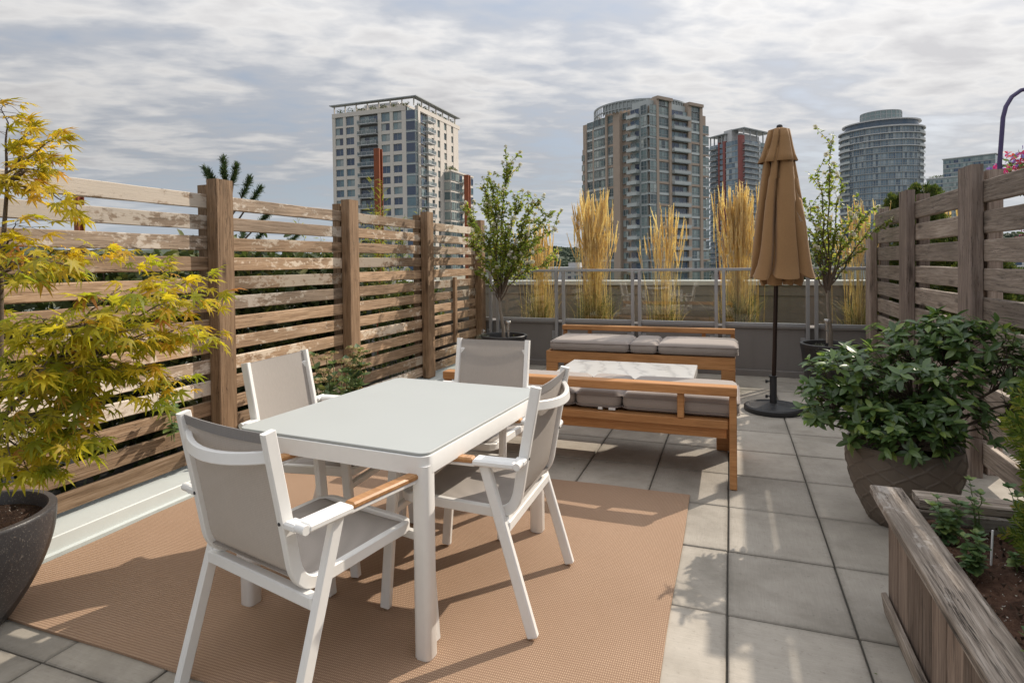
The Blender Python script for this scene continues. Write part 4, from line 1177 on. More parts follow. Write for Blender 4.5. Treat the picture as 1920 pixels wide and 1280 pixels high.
def make_chair():
    rt = root('dining_chair', 'x', 'chair', (0, 0, 0), 0, 'white dining chairs round the dining table')
    P = spath()
    for sx in (-1, 1):
        G().sweep([(sx*.226, y, z) for y, z in P], (1, 0, 0), .026, .040).build('back_rail', 'white', rt, 30)
    # front of the seat with rounded corners
    pts = [(-.226, .222, .449)]+[(-.226+.04*(1-cos(R_(a))), .222+.04*sin(R_(a)), .449) for a in (30, 60, 90)]+[(.226-.04*(1-cos(R_(a))), .222+.04*sin(R_(a)), .449) for a in (90, 60, 30)]+[(.226, .222, .449)]
    G().sweep(pts, (0, 0, 1), .034, .026).build('seat_front_bar', 'white', rt, 30)
    # bowed top rail behind the fabric
    bow = [(-.224+.448*i/12, -.304-.068*(1-(2*i/12-1)**2), .858-.014*(1-(2*i/12-1)**2)) for i in range(13)]
    G().sweep(bow, (0, .12, 1), .037, .02).build('top_rail', 'white', rt, 30)
    G().box((0, -.205, .402), (.55, .036, .042), .005).build('rear_stretcher', 'white', rt)
    G().box((0, .277, .405), (.548, .03, .03), .005).build('front_stretcher', 'white', rt)
    for sx in (-1, 1):
        G().beam((sx*.287, -.315, .006), (sx*.287, -.128, .638), .030, .042, (1, 0, 0), .005).build('rear_leg', 'white', rt)
        G().beam((sx*.287, .315, .006), (sx*.287, .262, .632), .030, .042, (1, 0, 0), .005).build('front_leg', 'white', rt)
        a = G()
        a.box((sx*.292, -.175, .652), (.066, .17, .026), .007)
        a.tube([(sx*.262, -.268, .652), (sx*.323, -.268, .652)], .014, 12)
        a.box((sx*.292, .09, .638), (.036, .37, .012), .003)
        a.box((sx*.262, -.262, .652), (.05, .045, .024), .006)
        ar = a.build('armrest', 'white', rt, 35)
        G().box((sx*.292, .09, .6545), (.044, .352, .021), .006).build('wood_inlay', 'armwood', ar)
        G().tube([(sx*.226, -.284, .655), (sx*.226, -.2895, .6555)], .0055, 12).build('screw', 'black', rt)

    # fabric
    def cloth(path, bowf, nm, mt, hw=.217, off=0.0):
        g = G(); nx = 10; vs = []; fs = []; n = len(path)
        for s_ in (0, 1):
            for i, (y, z) in enumerate(path):
                y0, z0 = path[max(0, i-1)]; y1, z1 = path[min(n-1, i+1)]; l = math.hypot(y1-y0, z1-z0); ny, nz = -(z1-z0)/l, (y1-y0)/l
                for j in range(nx+1):
                    u = 2*j/nx-1; d = bowf(i/(n-1))*(1-u*u)+off+(.0012 if s_ else -.0012)
                    vs.append((u*hw, y-ny*d, z-nz*d))
        N = n*(nx+1)
        for s_ in (0, 1):
            for i in range(n-1):
                for j in range(nx):
                    q = s_*N+i*(nx+1)+j; f = (q, q+1, q+nx+2, q+nx+1); fs.append(f if s_ else f[::-1])
        edge = [(i*(nx+1)) for i in range(n)]+[(n-1)*(nx+1)+j for j in range(1, nx+1)]+[i*(nx+1)+nx for i in range(n-2, -1, -1)]+[j for j in range(nx-1, 0, -1)]
        for k in range(len(edge)): a_, b_ = edge[k], edge[(k+1) % len(edge)]; fs.append((a_, b_, b_+N, a_+N))
        g.add(vs, fs); return g.build(nm, mt, rt, 60)
    Q = [(-.3175, .925)]+P[1:5]
    cloth(Q+P[5:8], lambda t: .022*sin(pi*min(1, .15+t)), 'back_sling', 'sling')
    cloth([(-.2385, .472)]+[(y, z+.018) for y, z in P[8:-1]]+[(.205, .467), (.232, .462), (.243, .448)], lambda t: .012*sin(pi*t), 'seat_sling', 'sling')
    cloth([(-.3183, .928), (-.3152, .912), (-.312, .896)], lambda t: .022*sin(pi*(.15+t*.07)), 'top_hem', 'sling_hem', off=.0045)
    return rt


ch0 = make_chair()
CH = [(-1.39, 1.70, R_(-13), 'white dining chair at the near end of the table, its back to the camera'),
      (-1.018, 2.36, R_(91), 'white dining chair seen side-on at the right side of the table'),
      (-1.915, 2.50, R_(-87), 'white dining chair between the table and the left slat fence, sunlit pale back'),
      (-1.385, 3.09, R_(180), 'white dining chair at the far end of the table, in front of the teak bench')]
for i, (x, y, r, lab) in enumerate(CH):
    c = ch0 if i == 0 else copy_tree(ch0)
    c.location = (x, y, .011); c.rotation_euler = (0, 0, r); c['label'] = lab


# ------------------------------------------------------------------ teak benches: front at y=0, rail at the back (+Y)
def make_bench():
    rt = root('teak_bench', 'x', 'bench', (0, 0, 0), 0, 'teak outdoor benches round the marble table')
    L = 2.01; D = .80; h = .412
    tb = lambda nm, c, s, b=.004: G().box(c, s, b).build(nm, 'teak', rt)
    ah = .13
    tb('apron', (0, .016, h-ah/2), (L, .032, ah)); tb('rear_apron', (0, D-.11, h-.052-.038), (L-.12, .03, .078)); tb('rear_board', (0, D-.075, h-.026), (L-.10, .09, .052))
    for sx in (-1, 1):
        tb('side_apron', (sx*(L/2-.016), D/2-.035, h-ah/2), (.032, D-.14, ah))
        tb('front_leg', (sx*(L/2-.0685), .0165, (h-ah)/2), (.137, .033, h-ah-.0005)); tb('front_leg_return', (sx*(L/2-.016), .1015, (h-ah)/2), (.032, .137, h-ah-.0005))
        G().beam((sx*(L/2-.022), D-.004, 0), (sx*(L/2-.022), D-.040, .572), .044, .046, (1, 0, 0), .004).build('rear_leg', 'teak', rt)
    for x in (-.333, .333): tb('back_post', (x*L, D-.045, h+.08), (.042, .042, .16))
    tb('top_rail', (0, D-.05, .600), (L+.004, .10, .056), .005)
    for i in range(6): tb('slat', (0, .085+i*.108, h-.022), (L-.075, .092, .022), .003)
    return rt


b0 = make_bench(); b1 = copy_tree(b0)
b0.location = (-.972, 4.68, 0); b0.rotation_euler = (0, 0, pi); b0['label'] = 'teak bench with its low rail back to the dining table, nearer of the two'
b1.location = (-.962, 6.43, 0); b1['label'] = 'teak bench against the low grey wall under the glass guard, facing the camera'
# the far bench has its rail closer in
# marble table
ct = root('coffee_table', 'low marble-topped coffee table between the two teak benches', 'coffee table', (-.935, 5.55, 0))
G().box((0, 0, .34), (1.25, 1.13, .08), .004).build('marble_top', 'marble', ct)
for sx in (-1, 1): G().box((sx*.38, 0, .1495), (.06, .8, .299), .004).build('pedestal_leg', 'dark', ct)


def cushion(name, label, c, size, seed, group, tags=False):
    n = 14; hx, hy, hz = (s/2 for s in size); r = min(hz*.96, .055); rg = random.Random(seed); ph = [rg.uniform(0, 6) for _ in range(4)]
    vs = {}; V = []; F = []

    def vid(i, j, k):
        key = (i, j, k)
        if key in vs: return vs[key]
        q = [2*i/n-1, 2*j/n-1, 2*k/4-1]
        e = [math.copysign(abs(a)**.75 if t < 2 else abs(a), a) for t, a in enumerate(q)]
        p = Vector((e[0]*hx, e[1]*hy, e[2]*hz))
        inn = Vector((max(-hx+r, min(hx-r, p.x)), max(-hy+r, min(hy-r, p.y)), max(-hz+r, min(hz-r, p.z))))
        d = p-inn
        if d.length > 1e-6: p = inn+d.normalized()*r*min(1.0, d.length/r if max(abs(d.x), abs(d.y), abs(d.z)) < r*.99 else 1.0)
        u, v = p.x/hx, p.y/hy
        puff = max(0.0, 1-u*u)*max(0.0, 1-v*v)
        if k > 1: p.z += .012*puff**.6*(1 if k > 2 else .4)+.0035*sin(p.x*19+ph[0])*sin(p.y*23+ph[1])*puff
        rim = 1+.012*sin(p.x*25+ph[2])*(1-abs(q[2]))
        p.y *= rim
        vs[key] = len(V); V.append(p); return vs[key]
    for i in range(n):
        for j in range(n):
            F.append((vid(i, j, 4), vid(i+1, j, 4), vid(i+1, j+1, 4), vid(i, j+1, 4))); F.append((vid(i, j, 0), vid(i, j+1, 0), vid(i+1, j+1, 0), vid(i+1, j, 0)))
    for i in range(n):
        for k in range(4):
            F.append((vid(i, 0, k), vid(i+1, 0, k), vid(i+1, 0, k+1), vid(i, 0, k+1))); F.append((vid(i, n, k), vid(i, n, k+1), vid(i+1, n, k+1), vid(i+1, n, k)))
            F.append((vid(0, i, k), vid(0, i, k+1), vid(0, i+1, k+1), vid(0, i+1, k))); F.append((vid(n, i, k), vid(n, i+1, k), vid(n, i+1, k+1), vid(n, i, k+1)))
    o = G().add(V, F).build(name, 'cushion', None, 180, loc=c)
    tag(o, label, 'cushion', group)
    for zz in (.50, -.62):
        P = []
        for cx_, cy_, a0 in ((hx-.05, hy-.05, 0), (-hx+.05, hy-.05, 90), (-hx+.05, -hy+.05, 180), (hx-.05, -hy+.05, 270)):
            for q in range(7): a = R_(a0+15*q); P.append((cx_+.0485*cos(a), cy_+.0485*sin(a), zz*hz))
        P.append(P[0]); G().tube(P, .0042, 6, cap=False).build('piping', 'piping', o, 60)
    if tags:
        for x, w in ((.02, .03), (.10, .045)): G().box((x, -hy-.004, -hz+.012), (w, .004, .016), 0).build('care_tag', 'tag', o)
    return o


z = .416+.062
for (x0, x1), lab in (((-1.93, -1.03), 'long taupe cushion on the far bench, left end by the potted tree'), ((-1.03, -.735), 'small square taupe cushion between the two long ones on the far bench'), ((-.735, .075), 'long taupe cushion on the far bench, right end by the umbrella')):
    cushion('bench_cushion', lab, ((x0+x1)/2, 6.75, z), (x1-x0-.004, .66, .125), int(x0*100)+300, 'taupe bench cushions')
for (x0, x1), lab in (((-1.92, -1.01), 'long taupe cushion on the near bench, mostly behind the dining chairs'), ((-1.01, -.69), 'small taupe cushion with white care tags on the near bench'), ((-.69, .055), 'long taupe cushion on the near bench, right end behind the bench rail')):
    cushion('bench_cushion', lab, ((x0+x1)/2, 4.28, z), (x1-x0-.004, .66, .125), int(x0*100)+500, 'taupe bench cushions', tags=abs(x0+1.01) < .01)


# ------------------------------------------------------------------ umbrella and its base
def umbrella():
    bs = root('umbrella_stand', 'round black cast iron umbrella base with radial ribs on the paving', 'umbrella stand', (.37, 6.02, 0))
    G().lathe([(0, 0), (.252, 0), (.256, .008), (.256, .042), (.244, .054), (.222, .055), (.214, .046), (.15, .052), (.07, .064), (.05, .075), (0, .075)], 64).build('plate', 'black', bs, 40)
    rb = G().box((.145, 0, .056), (.125, .012, .012), .004).mesh('rib', 'black')
    for i in range(28): link('rib', rb, bs, (0, 0, 0), (0, R_(4), 2*pi*i/28))
    g = G(); N = 64
    bead = G().add(*(lambda n: ([(.01*cos(a)*cos(b)+.249, .011*sin(a)*cos(b), .03+.018*sin(b)) for b in (-1.5, -.6, .6, 1.5) for a in [2*pi*k/6 for k in range(6)]], [(r*6+k, r*6+(k+1) % 6, (r+1)*6+(k+1) % 6, (r+1)*6+k) for r in range(3) for k in range(6)]))(0))
    for i in range(N):
        m = Matrix.Rotation(2*pi*i/N, 4, 'Z'); g.add([m @ Vector(v) for v in bead.v], bead.f)
    g.build('beaded_rim', 'black', bs, 60)
    G().tube([(0, 0, .06), (0, 0, .326)], .031, 20).tube([(0, 0, .318), (0, 0, .33)], .037, 20).build('sleeve', 'black', bs, 40)
    for z in (.135, .275):
        k = G().tube([(-.028, -.006, z), (-.058, -.012, z)], .006, 8).tube([(-.058, -.012, z-.014), (-.058, -.012, z+.014)], .011, 10); k.build('knob', 'black', bs, 40)

    um = root('umbrella', 'closed tan canvas market umbrella on a dark bronze pole', 'umbrella', (.37, 6.02, .05))
    top = Vector((.062, 0, 2.53)); at = lambda z: top*((z-.05)/2.53)
    G().tube([at(.05), at(2.58)], .019, 16).build('pole', 'bronze', um, 60)
    G().lathe([(.0, -.012), (.055, -.012), (.057, 0), (.03, .012), (.013, .02), (.012, .03), (.024, .042), (.028, .056), (.022, .07), (0, .078)], 20, at(2.58)-Vector((0, 0, 0))).build('finial', 'black', um, 40)
    rg = random.Random(8); NA = 288; NP = 6; amp = [rg.uniform(.75, 1.25) for _ in range(NP)]; tw = [rg.uniform(-.5, .5) for _ in range(NP)]; hm = [rg.uniform(-1.0, 2.4) for _ in range(NP)]

    wd = [.75, 1.35, .85, 1.2, .7, 1.15]; tot = sum(wd); cum = [sum(wd[:i])/tot*2*pi for i in range(NP+1)]

    def pang(a):
        a = a % (2*pi)
        for i in range(NP):
            if a <= cum[i+1]: return i+(a-cum[i])/(cum[i+1]-cum[i])*.99999
        return 0.0

    def fold(a, k, sharp=1.0):
        """scalloped folds: eight panels hanging between the ribs"""
        q = pang(a); i = int(q) % NP; f = q-int(q); f = min(1, max(0, f+tw[i]*f*(1-f)*2))
        gq = abs(f-.5); return 1-.30*k*(2*gq)**2-min(.6, k*amp[i]*math.exp(-((.5-gq)/.085)**2))
    def skin(nm, prof, kf, hem=None, cx=.0, phase=0.3):
        rings = []
        for t, (r, z) in enumerate(prof):
            ring = []
            for j in range(NA):
                a = 2*pi*j/NA; lean = a+phase+.42*(2.5-z)+.10*sin(z*5.1+a)
                kk = kf(z); rr = r*fold(lean, kk)*(1+.06*sin(2*a+1.1)+.05*sin(3*a+z*2)+.012*sin(9*a+z*11))
                zz = z
                if hem:
                    q = pang(lean); zz = z+max(0.0, min(1.0, (hem[1]-z)/.3))*hem[0]*(hm[int(q) % NP]*(q-int(q)-.5)+1.6*(1-fold(lean, .9)))
                c = at(z)
                a2 = a-.9*kk*(1-rr/max(r, 1e-4))*1.2; ring.append(Vector((c.x+cx*(2.55-z)+rr*cos(a2), c.y+rr*sin(a2), zz)))
            rings.append(ring)
        g = G(); g.ring_sweep(rings, cap=False)
        return g.build(nm, 'umbrella', um, 60)
    body = [(.07, 2.45), (.115, 2.36), (.13, 2.26), (.15, 2.1), (.178, 1.9), (.205, 1.7), (.228, 1.5), (.25, 1.35), (.262, 1.27), (.284, 1.185), (.277, 1.187), (.225, 1.25), (.16, 1.33), (.10, 1.40)]
    skin('canopy', body, lambda z: .50-.12*min(1, (2.45-z)/1.1), (.05, 1.48), cx=.035)
    skin('inner_folds', [(.11, 1.7), (.15, 1.5), (.175, 1.3), (.185, 1.17), (.17, 1.125), (.12, 1.15)], lambda z: .55, (.04, 1.4), cx=.03, phase=.8)
    skin('vent_flap', [(.03, 2.575), (.088, 2.555), (.105, 2.48), (.122, 2.40), (.143, 2.32), (.165, 2.262), (.160, 2.255)], lambda z: .12+.30*min(1, (2.57-z)/.3), (.03, 2.36), cx=.0, phase=.5)
    # rib ends inside the folds
    for i in range(8):
        a = 2*pi*i/8+.2
        G().tube([at(2.4)+Vector((.05*cos(a), .05*sin(a), 0)), at(1.2)+Vector((.05+.11*cos(a), .11*sin(a), .03))], .006, 6).build('rib', 'bronze', um)


umbrella()


# ------------------------------------------------------------------ pots
def ogee(r, z, a, zb, zt, n=24, rows=4.5):
    u = a/(2*pi)*n; v = (z-zb)/(zt-zb)*rows
    d = 1.0
    for par in (0, 1):
        # wavy vertical lines, alternate ones in antiphase, meeting to make the net
        k = math.floor(u+.5)
        for kk in (k-1, k, k+1):
            ph = 1 if (kk % 2 == 0) else -1
            x = kk+.42*ph*sin(2*pi*v/1.0+pi/2)
            d = min(d, abs(u-x))
    return .008*max(0.0, 1-d/.14)


def pot_taupe():
    rt = root('plant_pot', 'big round taupe pot with a raised net pattern holding the dark green rhododendron', 'pot', (.868, 3.70, 0))
    H = .425; prof = []
    for i in range(111):
        t = i/110; z = t*H; r = .155+.118*sin(min(1, t*1.12)*pi/2)**.9-.010*max(0, t-.85)/.15; prof.append((r, z))
    fn = lambda r, z, a: (r+(ogee(r, z, a, .0, H*.96) if z < H*.955 else .004), z)
    g = G().lathe(prof, 260, fn=fn); g.build('pot_wall', 'pot_taupe', rt, 180)
    G().lathe([(.2645, H-.004), (.267, H+.004), (.257, H+.006), (.244, H), (.236, H-.06)], 80).build('rim', 'pot_taupe', rt, 50)
    G().disc((0, 0, H-.045), .243, 40, bump=.03, seed=3).build('soil', 'soil', rt, 180)
    return rt


pt_r = pot_taupe()
pt_m = root('plant_pot', 'dark speckled egg-shaped pot at the lower left holding the yellow maple', 'pot', (-2.842, 1.425, .011))
prof = [(.0, 0), (.13, 0), (.138, .006)]+[(.138+.158*sin(t*pi/2)**.9, .006+.410*t) for t in [i/24 for i in range(1, 25)]]
prof += [(.2965, .424), (.292, .431), (.268, .432), (.262, .426), (.255, .34)]
G().lathe(prof, 72).build('pot_wall', 'pot_dark', pt_m, 45)
G().disc((0, 0, .378), .259, 48, bump=.035, seed=1).build('soil', 'soil', pt_m, 180)


def black_pot(label, x, y, H, R, n):
    rt = root('plant_pot', label, 'pot', (x, y, 0), 0, 'black pots of the two saplings')
    prof = [(0, 0), (R*.74, 0), (R*.78, .01)]+[(R*(.78+.20*t), .01+(H-.05)*t) for t in [i/10 for i in range(1, 11)]]+[(R, H-.035), (R*1.0, H-.004), (R*.985, H), (R*.89, H), (R*.875, H-.01), (R*.86, H-.09)]
    G().lathe(prof, 64, fn=lambda r, z, a: (r*(1+.006*sin(a*18)) if z < H-.05 else r, z)).build('pot_wall', 'pot_black', rt, 40)
    G().disc((0, 0, H-.065), R*.87, 36, bump=.03, seed=n).build('soil', 'soil', rt, 180)
    return rt


bp_l = black_pot('black pot holding the white-flowered sapling by the end of the left fence', -2.64, 6.85, .52, .292, 4)
bp_r = black_pot('black pot holding the thin sapling behind the umbrella base and the rhododendron', .985, 6.98, .525, .295, 5)


def solar(label, x, y, z):
    rt = root('solar_light', label, 'garden light', (x, y, z), 0, 'solar stake lights in the sapling pots')
    G().tube([(0, 0, 0), (0, 0, .12)], .013, 12).build('stake', 'steel', rt, 40)
    G().lathe([(.014, .11), (.022, .125), (.0275, .215), (.0275, .22)], 20).build('lens', 'clear', rt, 40)
    G().lathe([(0, .205), (.012, .205), (.012, .13), (0, .13)], 12).build('reflector', 'steel', rt, 40)
    G().lathe([(.0, .218), (.031, .218), (.032, .222), (.032, .240), (.028, .245), (0, .245)], 20).build('cap', 'steel', rt, 40)


solar('steel solar stake light in the left black pot', -2.53, 6.72, .46)
solar('steel solar stake light in the right black pot', .935, 6.86, .46+.085)


def moss_tuft(name, label, cat, c, s, n, seed, mat='moss', group=None):
    r = np.random.default_rng(seed); d = rdirs(r, n); d[:, 2] = np.abs(d[:, 2])*.7+.1
    p = d*(r.uniform(.1, .5, (n, 1)))*np.array([s, s, s*.4])
    rt = root(name, label, cat, c, 0, group)
    cloud('leaf_rosette', T_LANCE, p, d, rdirs(r, n), r.uniform(.5, 1, n)*s*.8, mat, rt)
    return rt


moss_tuft('succulent', 'small grey succulent spilling over the rim of the left black pot', 'plant', (-2.86, 6.70, .49), .09, 160, 1)
moss_tuft('succulent', 'small grey mossy plant on the soil of the right black pot', 'plant', (.87, 6.82, .465), .11, 200, 2)
gb = G().lathe([(0.0001, -.03)]+[(.03*cos(t), .03*sin(t)) for t in [-1.2, -.8, -.4, 0, .4, .8, 1.2]]+[(0.0001, .03)], 16)
tag(gb.build('glass_ball', 'clear', None, 180, loc=(-2.86, 6.72, .565)), 'small clear glass ball on the grey succulent at the left black pot', 'ornament')


# ------------------------------------------------------------------ maple
def maple():
    rt = root('maple_tree', 'yellow-green Japanese maple with fine pointed leaves in the dark pot', 'tree', (-2.86, 1.43, .40))
    o = np.array(rt.location); rg = random.Random(4); r = np.random.default_rng(4)
    tips = [(-2.63, 1.49, 2.05), (-2.65, 1.6, 2.0), (-2.64, 1.7, 1.98), (-2.57, 1.67, 1.86), (-2.54, 1.52, 1.78), (-2.47, 1.65, 1.64), (-2.48, 1.43, 1.58), (-2.31, 1.6, 1.48), (-2.23, 1.74, 1.46), (-2.15, 1.82, 1.42), (-2.04, 1.91, 1.37), (-1.99, 1.93, 1.28), (-1.94, 1.73, 1.29), (-1.98, 1.61, 1.34), (-2.02, 1.49, 1.34), (-2.21, 1.42, 1.42), (-2.24, 1.31, 1.39), (-1.99, 1.92, 1.1), (-1.96, 1.78, 1.16), (-2.02, 1.7, 1.13), (-1.97, 1.51, 1.19), (-2.01, 1.39, 1.24), (-2.16, 1.33, 1.24), (-2.28, 1.29, 1.21), (-2.05, 1.8, 0.94), (-2.08, 1.68, 1.01), (-2.12, 1.56, 1.02), (-2.16, 1.44, 1.06), (-2.18, 1.32, 1.06), (-2.28, 1.28, 1.03), (-2.06, 1.68, 0.91), (-2.17, 1.53, 0.89), (-2.22, 1.41, 0.89), (-2.23, 1.3, 0.9), (-2.14, 1.49, 0.79), (-2.25, 1.4, 0.8), (-2.26, 1.28, 0.74), (-2.23, 1.4, 0.7), (-2.27, 1.34, 0.69)]
    # more boughs on the far side, out of the picture
    for i in range(16):
        a = rg.uniform(.6, 1.5)*pi; q = rg.uniform(.3, .65); tips.append((-2.80+q*cos(a), 1.44+q*sin(a), rg.uniform(.75, 1.9)))
    base = Vector((-2.86, 1.43, .38)); forks = [Vector((-2.74, 1.47, .78)), Vector((-2.66, 1.53, 1.02)), Vector((-2.70, 1.50, 1.40))]
    wood_ = G(); tw = G()
    wood_.tube([base, base+Vector((.02, .01, .2)), forks[0], Vector((-2.72, 1.5, 1.1)), forks[2], Vector((-2.68, 1.52, 1.75))], [.022, .019, .016, .013, .010, .006], 9)
    wood_.tube([forks[0], Vector((-2.62, 1.5, .9)), Vector((-2.50, 1.55, 1.0))], [.012, .010, .008], 8)
    hubs = [(Vector((-2.50, 1.55, 1.0)), .0), (Vector((-2.72, 1.5, 1.1)), .0), (forks[2], 0), (Vector((-2.68, 1.52, 1.75)), 0), (forks[0], 0)]
    P, D, Nn, S = [], [], [], []
    for k, t in enumerate(tips):
        T = Vector(t); h = min(hubs, key=lambda q: (q[0]-T).length+(.45 if q[0].z > T.z+.12 else 0))[0]
        c = curve(h, T+Vector((0, 0, .01)), .16, 9, .012, rg)
        tw.tube(c, [.0062-.0052*i/8 for i in range(9)], 5)
        L = (T-h).length
        nl = 31 if k < 39 else 14
        out = (T-h).normalized()
        for i in range(nl):
            f = 1-(rg.random()**1.5)*min(.85, .40/L)
            q = c[0].lerp(c[0], 0); x = f*8; i0 = min(7, int(x)); q = c[i0].lerp(c[i0+1], x-i0)
            side = out.cross(Vector((0, 0, 1))).normalized()
            sg = rg.choice((-1, 1)); w = rg.uniform(.0, .105)*(1 if f < .96 else .5)
            pt = q+side*sg*w+Vector((rg.uniform(-.02, .02), rg.uniform(-.02, .02), rg.uniform(-.055, .03)))
            d = (out*rg.uniform(.4, 1)+side*sg*rg.uniform(.2, 1.1)+Vector((0, 0, rg.uniform(-.95, .05))))
            if w > .03: tw.tube([q, q.lerp(pt, .5)+Vector((0, 0, .008)), pt], [.0011, .0009, .0007], 3, cap=False)
            nn = Vector((rg.uniform(-.75, .75), rg.uniform(-.75, .75), 1.0))
            P.append(pt); D.append(d); Nn.append(nn); S.append(rg.uniform(.034, .078)*(0.9 if k < 6 else 1))
    wood_.build('trunk', 'bark', rt, 60, world=True); tw.build('twigs', 'bark', rt, 60, world=True)
    camp = Vector((0, 0, 1.42)); fwd = Fv
    def score(i):
        v = P[i]-camp; d = v.dot(fwd)
        x = v.dot(ax)/d; return d if -.9 < x and d > 0 else d+10
    order = sorted(range(len(P)), key=score)
    big = order[:300]; rest = order[300:]
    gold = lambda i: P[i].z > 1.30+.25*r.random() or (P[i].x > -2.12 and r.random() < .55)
    V, F = TM
    tv = [t_maple(c_) for c_ in (.4, 1.0, 1.9, 2.6)]
    me1 = [G().add(*q).mesh('leaf', 'maple', 180) for q in tv]; me2 = [G().add(*q).mesh('leaf', 'maple_up', 180) for q in tv]
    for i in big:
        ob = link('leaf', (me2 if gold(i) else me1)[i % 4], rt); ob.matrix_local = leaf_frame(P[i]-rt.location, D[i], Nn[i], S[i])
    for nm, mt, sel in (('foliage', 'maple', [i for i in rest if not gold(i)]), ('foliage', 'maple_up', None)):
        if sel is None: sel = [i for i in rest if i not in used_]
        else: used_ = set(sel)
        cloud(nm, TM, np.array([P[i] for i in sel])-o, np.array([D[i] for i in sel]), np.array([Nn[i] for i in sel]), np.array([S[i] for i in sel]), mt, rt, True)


maple()


# ------------------------------------------------------------------ rhododendron
def rhodo():
    rt = root('rhododendron', 'bushy dark green rhododendron with glossy leaves in the taupe pot', 'shrub', (.868, 3.70, .38))
    rg = random.Random(6); lobes = [((.93, 3.72, .74), (.36, .34, .22), 135), ((.60, 3.64, .78), (.21, .22, .17), 62), ((.48, 3.60, .64), (.15, .16, .12), 28), ((1.12, 3.78, .98), (.25, .24, .13), 72),
                                   ((.92, 3.80, .96), (.22, .22, .10), 22), ((1.34, 3.66, .88), (.14, .18, .16), 30), ((1.40, 3.62, .74), (.10, .14, .13), 20), ((.80, 3.55, .58), (.26, .16, .12), 54), ((1.05, 3.55, .60), (.22, .16, .13), 32), ((.40, 3.58, .57), (.07, .08, .05), 6), ((.86, 3.46, .50), (.24, .08, .08), 34), ((.66, 3.52, .52), (.10, .10, .09), 16)]
    tw = G(); base = Vector((.868, 3.70, .38)); P, D, Nn, S, new = [], [], [], [], []
    for (c, rr, n) in lobes:
        C_ = Vector(c); stem = curve(base+Vector((rg.uniform(-.06, .06), rg.uniform(-.06, .06), 0)), C_-Vector((0, 0, rr[2]*.5)), .05, 6, .01, rg)
        tw.tube(stem, [.010, .009, .008, .007, .006, .005], 6)
        for i in range(n):
            d = Vector((rg.gauss(0, 1), rg.gauss(0, 1), rg.gauss(.25, 1))).normalized(); k = rg.uniform(.55, 1.12)
            t = C_+Vector((d.x*rr[0], d.y*rr[1], d.z*rr[2]))*k
            st = stem[-1].lerp(stem[-2], rg.random())
            cv = curve(st, t, .05, 4); tw.tube(cv, [.0035, .003, .0025, .002], 4)
            ax_ = (t-st).normalized(); ax_ = (ax_+Vector((0, 0, .55))).normalized(); s1 = ax_.orthogonal().normalized(); s2 = ax_.cross(s1)
            m = rg.randrange(6, 10); a0 = rg.random()*6
            for j in range(m):
                a = a0+2*pi*j/m+rg.uniform(-.2, .2); e = rg.uniform(-.25, .75)
                o_ = s1*cos(a)+s2*sin(a); dd = (o_*cos(e)+ax_*sin(e)).normalized()
                P.append(t+ax_*rg.uniform(-.03, .01)); D.append(dd); Nn.append(ax_+o_*-.2); S.append(rg.uniform(.044, .078)); new.append(rg.random() < .12 and t.z > C_.z)
    tw.build('branches', 'bark', rt, 60, world=True)
    # a bare branch reaching right to the fence
    G().tube(curve((.95, 3.68, .50), (1.36, 3.62, .70), .05, 7), [.011, .010, .009, .008, .007, .006, .005], 7).build('branch', 'bark', rt, 60, world=True)
    order = sorted(range(len(P)), key=lambda i: (P[i]-Vector((0, 0, 1.42))).length-(.12 if P[i].z > .7 else 0))
    tv = t_oval(.215, .16, .05, 5); me = G().add(*tv).mesh('leaf', 'rhodo', 180)
    for i in order[:300]: link('leaf', me, rt).matrix_local = leaf_frame(P[i]-rt.location, D[i], Nn[i], S[i])
    sel = order[300:]; o = np.array(rt.location)
    cloud('foliage', tv, np.array([P[i] for i in sel])-o, np.array([D[i] for i in sel]), np.array([Nn[i] for i in sel]), np.array([S[i] for i in sel]), 'rhodo', rt, True)


rhodo()


